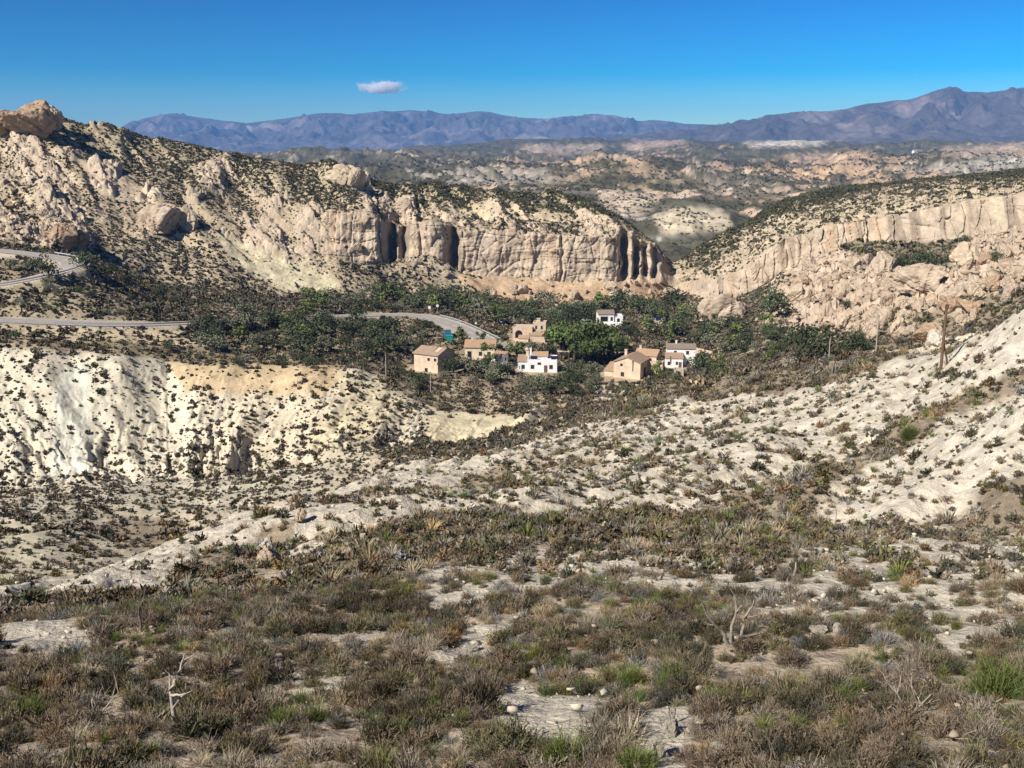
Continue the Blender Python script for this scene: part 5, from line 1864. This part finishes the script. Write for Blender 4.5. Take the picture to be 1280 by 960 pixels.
def gable(root, x0, x1, y0, y1, z0, z1, rise, axis, wm, rm, over=.3, hole=None, gap=None):
    """walls with a ridge along axis and two thick roof planes; returns the roof part"""
    w_ = MB()
    xm, ym = (x0 + x1) / 2, (y0 + y1) / 2
    if axis == 'x':
        vs = [(x0, y0, z0), (x1, y0, z0), (x1, y1, z0), (x0, y1, z0), (x0, y0, z1), (x1, y0, z1), (x1, y1, z1), (x0, y1, z1), (x0, ym, z1 + rise), (x1, ym, z1 + rise)]
        fs = [(0, 1, 5, 4), (2, 3, 7, 6), (1, 2, 6, 9, 5), (3, 0, 4, 8, 7), (0, 3, 2, 1), (4, 5, 9, 8), (6, 7, 8, 9)]
    else:
        vs = [(x0, y0, z0), (x1, y0, z0), (x1, y1, z0), (x0, y1, z0), (x0, y0, z1), (x1, y0, z1), (x1, y1, z1), (x0, y1, z1), (xm, y0, z1 + rise), (xm, y1, z1 + rise)]
        fs = [(0, 1, 5, 8, 4), (2, 3, 7, 9, 6), (1, 2, 6, 5), (3, 0, 4, 7), (0, 3, 2, 1), (5, 6, 9, 8), (7, 4, 8, 9)]
    w_.add(vs, fs).build('wall', wm, root)
    r_ = MB()
    th = .16
    if axis == 'x':
        span = (y1 - y0) / 2
        sl = rise / span
        for (ya, sgn) in ((y0, -1), (y1, 1)):
            yo = ya + sgn * over
            zo = z1 - sl * over + .02
            n_ = 12
            for k in range(n_):
                xa = x0 - over + (x1 - x0 + 2 * over) * k / n_
                xb = x0 - over + (x1 - x0 + 2 * over) * (k + 1) / n_
                if hole and sgn < 0 and k in hole:
                    yq = yo + (ym - yo) * .45
                    zq = zo + (z1 + rise + .02 - zo) * .45
                    q0, q1, za_, zb2 = yo, yq, zo, zq
                else:
                    q0, q1, za_, zb2 = yo, ym, zo, z1 + rise + .02
                v = [(xa, q0, za_), (xb, q0, za_), (xb, q1, zb2), (xa, q1, zb2)]
                v += [(p[0], p[1], p[2] + th) for p in v]
                r_.add(v, [(0, 1, 5, 4), (1, 2, 6, 5), (2, 3, 7, 6), (3, 0, 4, 7), (4, 5, 6, 7), (3, 2, 1, 0)])
    else:
        span = (x1 - x0) / 2
        sl = rise / span
        for (xa_, sgn) in ((x0, -1), (x1, 1)):
            xo = xa_ + sgn * over
            zo = z1 - sl * over + .02
            v = [(xo, y0 - over, zo), (xo, y1 + over, zo), (xm, y1 + over, z1 + rise + .02), (xm, y0 - over, z1 + rise + .02)]
            v += [(p[0], p[1], p[2] + th) for p in v]
            r_.add(v, [(0, 1, 5, 4), (1, 2, 6, 5), (2, 3, 7, 6), (3, 0, 4, 7), (4, 5, 6, 7), (3, 2, 1, 0)])
    return r_.build('roof', rm, root)


def shed_roof(root, x0, x1, y0, y1, z0, zf, zb_, wm, rm, over=.25):
    """lean-to: front eave zf, back zb_"""
    vs = [(x0, y0, z0), (x1, y0, z0), (x1, y1, z0), (x0, y1, z0), (x0, y0, zf), (x1, y0, zf), (x1, y1, zb_), (x0, y1, zb_)]
    MB().add(vs, [(0, 3, 2, 1), (4, 5, 6, 7), (0, 1, 5, 4), (1, 2, 6, 5), (2, 3, 7, 6), (3, 0, 4, 7)]).build('wall', wm, root)
    s = (zb_ - zf) / (y1 - y0)
    v = [(x0 - over, y0 - over, zf - s * over + .02), (x1 + over, y0 - over, zf - s * over + .02), (x1 + over, y1 + .02, zb_ + .02), (x0 - over, y1 + .02, zb_ + .02)]
    v += [(p[0], p[1], p[2] + .15) for p in v]
    return MB().add(v, [(0, 1, 5, 4), (1, 2, 6, 5), (2, 3, 7, 6), (3, 0, 4, 7), (4, 5, 6, 7), (3, 2, 1, 0)]).build('roof', rm, root)


def flat_block(root, x0, x1, y0, y1, z0, z1, wm, name='wall', par=.35):
    m = MB().box(x0, x1, y0, y1, z0, z1)
    if par:
        t_ = .22
        m.box(x0, x1, y0, y0 + t_, z1 + .001, z1 + par).box(x0, x1, y1 - t_, y1, z1 + .001, z1 + par)
        m.box(x0, x0 + t_, y0 + t_ + .001, y1 - t_ - .001, z1 + .001, z1 + par).box(x1 - t_, x1, y0 + t_ + .001, y1 - t_ - .001, z1 + .001, z1 + par)
    return m.build(name, wm, root)


def window(root, x, z, ww, hh, y, side=None, xs=0, frame=None, glass=None, name='window'):
    """on the front (y) or, with side, on the x face at xs; x is then the y position"""
    fr, gl = MB(), MB()
    t_ = .07

    def bx_(m, a0, a1, d0, d1, c0, c1):
        if side is None:
            m.box(a0, a1, y - d1, y - d0, c0, c1)
        else:
            m.box(*(sorted((xs + side * d0, xs + side * d1))), a0, a1, c0, c1)
    for (a0, a1, c0, c1) in ((x - ww / 2 - t_, x - ww / 2, z, z + hh), (x + ww / 2, x + ww / 2 + t_, z, z + hh), (x - ww / 2 - t_, x + ww / 2 + t_, z + hh, z + hh + t_), (x - ww / 2 - t_ * 1.6, x + ww / 2 + t_ * 1.6, z - t_, z)):
        bx_(fr, a0, a1, -.02, .06, c0, c1)
    o = fr.build(name, frame or M_WOOD, root)
    bx_(gl, x - ww / 2, x + ww / 2, -.02, .02, z, z + hh)
    gl.build('pane', glass or M_GLASS, o)
    return o


def door(root, x, z, ww, hh, y, mat=None):
    o = MB().box(x - ww / 2, x + ww / 2, y - .05, y + .02, z, z + hh).build('door', mat or M_WOOD, root)
    MB().box(x + ww * .32, x + ww * .38, y - .11, y - .052, z + 1.0, z + 1.12).build('handle', M_STEEL, o)
    return o


def chimney(roof, x, y, z0, z1, mat, s=.3):
    MB().box(x - s, x + s, y - s, y + s, z0, z1).box(x - s - .08, x + s + .08, y - s - .08, y + s + .08, z1 + .001, z1 + .14).build('chimney', mat, roof)


def site(k, name, yaw, label, cat='house'):
    r = empty(name, SITEW[k], math.radians(yaw))
    r.scale = (SITESC[k],) * 3
    return tag(r, label, cat)


# ruined ochre house with a gap in its roof
h = site('ruin', 'ruined_house', -30, 'ochre two-storey house with broken tile roof and round window holes')
rf = gable(h, -4.0, 3.4, -3.4, 4.6, -1.0, 4.6, 1.3, 'x', M_OCHRE, M_TILE, .35, hole=(8, 9))
window(h, .6, 3.0, .75, .75, -3.4, frame=M_BEIGE, glass=M_DARKO)
window(h, 2.6, 3.0, .7, .8, -3.4, frame=M_BEIGE, glass=M_DARKO)
window(h, -.2, -.2, .9, 1.2, -3.4, frame=M_BEIGE, glass=M_DARKO, name='door_opening')
window(h, .4, 1.0, 2.0, 1.6, 0, side=1, xs=3.4, frame=M_WOOD, glass=M_DARKO)
# cream house with orange roof behind it
h = site('ochre_roof', 'tiled_house', -4, 'cream house with orange tiled roof beside the roofless-sided ruin')
rf = gable(h, -4.2, 4.2, -3.0, 4.0, -1.0, 3.5, 1.5, 'x', M_CREAMW, M_TILE2, .3)
window(h, -2.9, .6, 1.0, 1.7, -3.0, frame=M_WOOD, glass=M_DARKO)
window(h, .2, 1.2, .8, 1.0, -3.0)
window(h, 2.6, 1.2, .8, 1.0, -3.0)
chimney(rf, -2.4, .6, 3.9, 5.4, M_CREAMW)
# white shed
h = site('shed', 'white_shed', -28, 'small white outbuilding with tiled lean roof and shaded end wall', 'outbuilding')
rf = shed_roof(h, -1.9, 1.6, -1.4, 1.8, -.8, 2.5, 3.2, M_WHITE, M_TILE2, .2)
door(h, -.4, 0, .85, 1.9, -1.4)
window(h, .2, 1.1, .6, .7, 0, side=1, xs=1.6)
# low white house with solar water heater and chimney
h = site('white_low', 'white_house', -3, 'long low white house with flat parapet, tiled roof patches and chimney')
flat_block(h, -2.6, 5.2, -3.0, 3.6, -1.0, 3.1, M_WHITE)
rf = shed_roof(h, -5.2, -2.61, -2.6, 3.0, -1.0, 2.7, 3.5, M_WHITE, M_TILE, .15)
rf2 = gable(h, -1.4, 2.6, .2, 3.2, 3.1, 3.7, .9, 'x', M_WHITE, M_TILE2, .2)
window(h, -3.8, .9, .75, .95, -2.6)
window(h, -1.3, 1.0, .8, .95, -3.0)
window(h, .5, 2.1, .8, .5, -3.0)
window(h, 3.6, 1.0, .8, .95, -3.0)
door(h, 2.2, -.1, .9, 2.0, -3.0)
chimney(rf2, -1.9, 1.4, 3.3, 5.6, M_WHITE, .25)
chimney(rf2, -2.8, 1.8, 3.2, 4.6, M_CREAMW, .35)
for xx in (-1.9, 3.6):
    pnl = MB()
    v = [(xx, -2.4, 3.25), (xx + 1.9, -2.4, 3.25), (xx + 1.9, -1.3, 4.15), (xx, -1.3, 4.15)]
    v += [(p[0], p[1] + .05, p[2] - .08) for p in v]
    pnl.add(v, [(0, 1, 2, 3), (4, 7, 6, 5), (0, 4, 5, 1), (1, 5, 6, 2), (2, 6, 7, 3), (3, 7, 4, 0)]).build('solar_panel', M_PANEL, h)
    if xx < 0:
        MB().tube([(xx - .05, -1.25, 4.2), (xx + 1.95, -1.25, 4.2)], .24, 10).build('water_tank', M_STEEL, h)
# arched beige house complex
h = site('arch', 'arched_house', -8, 'beige stone house of stepped blocks with one dark arch and tiled porch')
flat_block(h, -4.9, 1.2, -1.0, 4.4, -.8, 4.2, M_BEIGE, par=.2)
flat_block(h, 1.21, 5.2, .5, 4.4, -.8, 5.6, M_BEIGE, par=.25)
MB().box(2.2, 3.2, 2.4, 3.4, 5.61, 6.5).box(2.05, 3.35, 2.25, 3.55, 6.501, 6.65).build('chimney', M_BEIGE, h)
rf = shed_roof(h, .6, 5.3, -2.6, .48, -.8, 2.1, 3.0, M_BEIGE, M_TILE, .2)
rf = shed_roof(h, -2.8, .2, -3.0, -1.02, -.8, 1.2, 1.9, M_CREAMW, M_TILE2, .2)
am = MB()
pr = [(-1.1 + -2.9, 0), (1.1 - 2.9, 0)]
arcp = [(-4.1, 1.0)] + [(-3.0 - 1.1 * math.cos(t_ * math.pi / 10), 2.3 + 1.1 * math.sin(t_ * math.pi / 10)) for t_ in range(11)] + [(-1.9, 1.0)]
am.add([(x_, -1.06, z_) for x_, z_ in arcp], [tuple(range(len(arcp)))])
am.add([(x_, -1.02, z_) for x_, z_ in arcp], [tuple(range(len(arcp)))[::-1]])
am.build('arch_shade_plate', M_DARKO, h)  # dark plate on the wall, painting the shade within the arch
window(h, 2.2, 3.7, .5, .9, .5)
window(h, 3.9, 3.7, .5, .9, .5)
window(h, .5, 1.0, .5, 1.6, -1.0, glass=M_DARKO)
# white terraced house under the cliff
h = site('terrace', 'terrace_house', 4, 'white house with shaded terrace openings high up under the cliff')
rf = gable(h, -4.2, 1.2, -1.6, 3.4, -1.0, 4.3, 1.0, 'x', M_WHITE, M_TILE3, .3)
window(h, -2.2, 1.7, 2.6, 1.8, -1.6, frame=M_WHITE, glass=M_DARKO)
window(h, .4, 2.0, .7, 1.2, -1.6)
flat_block(h, -3.6, 3.6, -4.2, -1.62, -1.0, 1.0, M_WHITE, 'terrace_wall', .45)
flat_block(h, 1.21, 4.4, -1.2, 3.0, -1.0, 3.4, M_WHITE, par=.3)
window(h, 2.8, 1.5, .8, 1.1, -1.2, glass=M_DARKO)
# small cream house with panels
h = site('solar', 'cream_house', -6, 'cream cottage with dark solar panels on its flat roof')
flat_block(h, -2.6, 2.4, -2.0, 2.4, -1.0, 3.0, M_CREAMW, par=.2)
window(h, -.9, 1.0, .9, 1.1, -2.0)
door(h, .9, 0, .85, 2.0, -2.0)
for xx in (-2.3, -.05):
    v = [(xx, -1.5, 3.3), (xx + 2.0, -1.5, 3.3), (xx + 2.0, -.2, 4.3), (xx, -.2, 4.3)]
    v += [(p[0], p[1] + .05, p[2] - .07) for p in v]
    MB().add(v, [(0, 1, 2, 3), (4, 7, 6, 5), (0, 4, 5, 1), (1, 5, 6, 2), (2, 6, 7, 3), (3, 7, 4, 0)]).build('solar_panel', M_PANEL, h)
# gabled ochre house
h = site('gable', 'gabled_house', -24, 'large ochre house whose tall gable end faces the viewer, with lean-to')
rf = gable(h, -3.6, 3.3, -3.2, 4.8, -1.6, 4.0, 1.35, 'y', M_OCHRE, M_TILE, .3)
window(h, -1.3, .5, .75, .95, -3.2)
window(h, -1.6, 3.1, .5, .5, -3.2, glass=M_DARKO)
MB().tube([(1.35, -3.34, 2.0), (1.35, -3.34, 4.1)], .09, 8).box(1.2, 1.5, -3.36, -3.19, 4.1, 4.8).build('drain_pipe', M_WOOD, h)
window(h, .6, 0, 1.6, 2.3, 0, side=1, xs=3.3, glass=M_DARKO, name='door_opening')
rf3 = shed_roof(h, -6.4, -3.62, -2.2, 3.2, -1.6, 1.3, 2.5, M_OCHRE, M_TILE2, .2)
rf4 = gable(h, -.5, 5.0, 4.82, 9.2, -1.0, 4.6, 1.2, 'x', M_OCHRE, M_TILE2, .25)
chimney(rf, -2.6, 3.6, 4.2, 5.9, M_OCHRE, .32)
chimney(rf4, .2, 7.0, 5.2, 6.6, M_OCHRE, .28)
flat_block(h, 3.32, 7.2, 3.0, 4.8, -1.4, 3.4, M_BEIGE, par=.15)
# white two-level house
h = site('white_two', 'two_level_house', -6, 'white house on two levels with grey-brown tiled roof and chimney')
rf = gable(h, -2.8, 4.9, .6, 5.4, -1.0, 4.6, .9, 'x', M_WHITE, M_TILE3, .25)
window(h, -.5, 3.1, .65, .85, .6)
window(h, 2.8, 3.1, .65, .85, .6)
rf2 = shed_roof(h, -3.2, 1.4, -3.0, .58, -1.4, 2.5, 3.4, M_WHITE, M_TILE, .15)
window(h, -2.3, .8, .6, .8, -3.0)
window(h, -.2, .9, .5, .7, -3.0)
door(h, .7, -.3, .8, 1.9, -3.0)
MB().box(-2.05, -1.75, -3.12, -2.98, 1.2, 3.2).build('drain_pipe', M_WOOD, h)
chimney(rf, -.2, 3.0, 5.2, 6.3, M_WHITE, .22)
# ruined stone hut
h = site('stone_hut', 'stone_hut', -10, 'small roofless cream stone hut below the white two-level house', 'hut')
flat_block(h, -1.3, 1.1, -1.1, 1.2, -.6, 1.6, M_STONE, par=.25)
window(h, -.1, .2, .6, 1.1, -1.1, frame=M_STONE, glass=M_DARKO, name='door_opening')


def wall_px(pts, hgt, mat, label, name='stone_wall', thick=.45):
    """free-standing wall along (px, base py, Y) points"""
    P3 = [Vector([float(q_) for q_ in at(*p_)]) for p_ in pts]
    o0 = P3[0].copy()
    m = MB()
    for a_, b_ in zip(P3[:-1], P3[1:]):
        n_ = max(2, int((b_ - a_).length / 1.2))
        for k in range(n_):
            p_, q_ = a_.lerp(b_, k / n_) - o0, a_.lerp(b_, (k + 1) / n_) - o0
            d_ = (q_ - p_)
            s_ = Vector((-d_.y, d_.x, 0)).normalized() * thick / 2
            h0 = hgt * random.uniform(.86, 1.05)
            v = [p_ - s_, q_ - s_, q_ + s_, p_ + s_]
            v = [x_ - Vector((0, 0, 1.0)) for x_ in v] + [x_ + Vector((0, 0, h0)) for x_ in v]
            m.add(v, [(0, 3, 2, 1), (4, 5, 6, 7), (0, 1, 5, 4), (1, 2, 6, 5), (2, 3, 7, 6), (3, 0, 4, 7)])
    o = m.build(name, mat)
    o.location = o0
    tag(o, label, 'wall')


wall_px([(570, 463, 262), (582, 463, 264), (592, 461, 268)], 1.6, M_STONE, 'low cream stone wall beside the ruined ochre house')
wall_px([(864, 443, 280), (878, 446, 278), (890, 449, 274)], 2.2, M_BEIGE, 'upper ochre retaining wall descending from the white two-level house')
wall_px([(889, 453, 270), (900, 456, 268), (912, 460, 264)], 1.9, M_BEIGE, 'lower ochre retaining wall stepping down towards the brush flat')
wall_px([(712, 464, 272), (730, 463, 274), (752, 462, 274)], .9, M_STONE, 'long low terrace wall between the white house and the pines')
wall_px([(700, 477, 258), (722, 478, 256), (742, 480, 254)], .8, M_STONE, 'rough terrace wall on the bank under the pergola')
wall_px([(626, 470, 268), (636, 466, 270)], 1.0, M_STONE, 'short stone wall below the small white outbuilding')
wall_px([(592, 449, 276), (602, 452, 274), (612, 452, 276)], 1.1, M_STONE, 'garden wall in front of the orange roofed house')
wall_px([(776, 413, 345), (790, 414, 342), (806, 412, 340)], 1.2, M_STONE, 'stone wall between the terrace house and the cream cottage')
# pergola
px_, py_, pz_ = (float(v) for v in at(704, 464, 271))
h = tag(empty('pergola', (px_, py_, ground_z(px_, py_)), 0), 'open timber pergola at the end of the low white house', 'pergola')
for (a_, b_) in ((-1.4, -1.2), (1.4, -1.2), (-1.4, 1.2), (1.4, 1.2)):
    MB().box(a_ - .09, a_ + .09, b_ - .09, b_ + .09, -.4, 2.4).build('post', M_WOOD, h)
rb = MB()
for k in range(8):
    y_ = -1.4 + k * .4
    rb.box(-1.7, 1.7, y_ - .05, y_ + .05, 2.52, 2.66)
rb.box(-1.5, -1.3, -1.5, 1.5, 2.4, 2.518).box(1.3, 1.5, -1.5, 1.5, 2.4, 2.518)
rb.build('slat_roof', M_CREAMW, h)

x, y, z = (float(v) for v in at(626, 404, 322))
hz2 = tag(empty('white_hut', (x, y, ground_z(x, y)), .1), 'tiny white hut half hidden among the trees above the arched house', 'hut')
shed_roof(hz2, -1.1, 1.1, -1, 1, -.5, 2.1, 2.5, M_WHITE, M_TILE3, .15)
window(hz2, 0, .9, .6, .6, -1, glass=M_DARKO)
# parked silver van above the pines, blue box and teal bin by the road
x, y, z = (float(v) for v in at(735, 409, 330))
vh = tag(empty('parked_van', (x, y, ground_z(x, y) + .3), math.radians(12)), 'silver van parked among trees beside the white terrace house', 'van')
bm_ = MB()
prof = [(-2.1, .35), (2.2, .35), (2.2, .95), (1.55, 1.15), (.95, 1.85), (-1.9, 1.95), (-2.1, 1.6)]
n_ = len(prof)
bm_.add([(a_, -.9, b_) for a_, b_ in prof] + [(a_, .9, b_) for a_, b_ in prof], [tuple(range(n_)), tuple(range(n_, 2 * n_))[::-1]] + [(i, i + n_ if 0 else (i + 1) % n_, (i + 1) % n_ + n_, i + n_)[::-1] for i in range(n_)])
bm_.build('body', M_CAR, vh)
MB().box(-1.7, -.5, -.93, -.901, 1.2, 1.7).build('window', M_GLASS, vh)
MB().box(-.35, .75, -.93, -.901, 1.2, 1.7).build('window', M_GLASS, vh)
for wx in (-1.35, 1.4):
    for wy in (-.86, .86):
        wo_ = MB().tube([(wx, wy - .12, .33), (wx, wy + .12, .33)], .33, 16).build('wheel', M_RUBBER, vh)
        MB().tube([(wx, wy - .14, .33), (wx, wy + .14, .33)], .18, 12).build('rim', M_STEEL, wo_)
x, y, z = (float(v) for v in at(559.5, 424, 288))
z = ground_z(x, y)
bx_o = tag(empty('blue_container', (x, y, z), .2), 'dark blue box-shaped container standing beside the road bend', 'container')
MB().box(-.9, .9, -.7, .7, -.3, 2.3).build('body', M_BLUE, bx_o)
MB().box(-1.0, 1.0, -.8, .8, 2.301, 2.42).build('lid', M_STEEL, bx_o)
x, y, z = (float(v) for v in at(562, 429, 284))
z = ground_z(x, y)
bo = tag(empty('waste_bin', (x, y, z), .1), 'teal wheeled bin in front of the dark blue container', 'bin')
MB().add([(-.7, -.5, .1), (.7, -.5, .1), (.7, .5, .1), (-.7, .5, .1), (-1.0, -.7, 1.5), (1.0, -.7, 1.5), (1.0, .7, 1.5), (-1.0, .7, 1.5)], [(0, 3, 2, 1), (4, 5, 6, 7), (0, 1, 5, 4), (1, 2, 6, 5), (2, 3, 7, 6), (3, 0, 4, 7)]).build('body', M_TEAL, bo)
MB().box(-1.05, 1.05, -.75, .75, 1.501, 1.62).build('lid', M_TEAL, bo)


def road_sign(px, py, Yd, shape, label, hgt=2.4):
    x, y, z = (float(v) for v in at(px, py, Yd))
    z = ground_z(x, y)
    r = tag(empty('road_sign', (x, y, z)), label, 'road sign')
    MB().tube([(0, 0, -.4), (0, 0, hgt)], .045, 8).build('post', M_STEEL, r)
    n = {'round': 20, 'tri': 3, 'rect': 4}[shape]
    R_ = .45
    if shape == 'rect':
        pts = [(-.4, -.5), (.4, -.5), (.4, .5), (-.4, .5)]
    else:
        pts = [(R_ * math.sin(2 * math.pi * k / n), R_ * math.cos(2 * math.pi * k / n)) for k in range(n)]
    k = len(pts)
    m = MB().add([(a_, -.075, hgt - .4 + b_) for a_, b_ in pts] + [(a_, -.05, hgt - .4 + b_) for a_, b_ in pts], [tuple(range(k)), tuple(range(k, 2 * k))[::-1]] + [(i, (i + 1) % k, (i + 1) % k + k, i + k)[::-1] for i in range(k)])
    m.build('plate', M_PAINT, r)


road_sign(537, 392, 328, 'rect', 'rectangular pale sign at the start of the road bend')
road_sign(547, 394, 330, 'round', 'round white sign on a post at the road bend', 2.8)
road_sign(595, 423, 296, 'tri', 'pale triangular sign on a post above the orange roofed house', 3.2)
road_sign(98, 331, 292, 'rect', 'small sign post at the outer tip of the hairpin bend', 1.6)


def pole(px, py, hpx, label, mat, rad=.10, brace=False, arm=False, Yd=None):
    g = ground_at(px, py)
    if Yd:
        x, y, z = (float(v) for v in at(px, py, Yd))
        g = (x, y, ground_z(x, y))
    hgt = hpx * (g[1] * cp - g[2] * sp) / F
    r = tag(empty('utility_pole', g), label, 'utility pole')
    MB().tube([(0, 0, -.5), (0, 0, hgt * .5), (.02, 0, hgt)], [rad, rad * .85, rad * .7], 10).build('shaft', mat, r)
    if brace:
        MB().tube([(.95, .5, -.4), (.06, 0, hgt * .42)], [.09, .07], 8).build('brace', mat, r)
    ca = MB().box(-.45 if arm else -.16, .45 if arm else .16, -.13, -.075, hgt - .35, hgt - .25).build('crossarm', mat, r)
    for xx in ((-.38, 0, .38) if arm else (-.12, .12)):
        MB().tube([(xx, -.1, hgt - .25), (xx, -.1, hgt - .12), (xx, -.1, hgt - .05)], [.03, .045, .02], 8).build('insulator', M_GLASS, ca)


pole(1175, 462, 84, 'tall dark timber pole with brace on the white slope', M_POLE, .13, True)
pole(1095, 437, 48, 'grey pole standing in front of the boulder slope', M_POLEG, .10, Yd=165)
pole(1036, 449, 30, 'pale short pole beside the dark tree clump', M_POLEG, .10, Yd=170)
pole(538, 490, 28, 'thin pole on the bank below the ruined ochre house', M_POLEG, .11)
pole(482, 468, 28, 'thin pole at the rim of the badland above the gully', M_POLEG, .11)
pole(593, 395, 14, 'thin pole among the trees behind the road bend', M_POLEG, .11)

# far white farmhouse and the pale quarry-like terrace
x, y, z = (float(v) for v in at(1148, 191, 3300))
ii = np.argmin((FPX - 1148) ** 2 + (FPY - 192) ** 2 + np.where(np.abs(FYY - 3300) < 500, 0, 1e6))
x, y, z = float(FX.ravel()[ii]), float(FYY.ravel()[ii]), float(FZ.ravel()[ii])
h = tag(empty('farmhouse', (x, y, z + 1), .15), 'far white farmhouse standing alone on the distant plateau', 'farmhouse')
rf = gable(h, -18, 14, -6, 8, -8, 7, 4, 'x', M_WHITE, M_TILE3, .8)
flat_block(h, 14.1, 24, -5, 8, -8, 9, M_WHITE, par=.8)
window(h, -8, 2, 3, 3, -6)
window(h, 4, 2, 3, 3, -6)
print('objects', len(scn.objects))
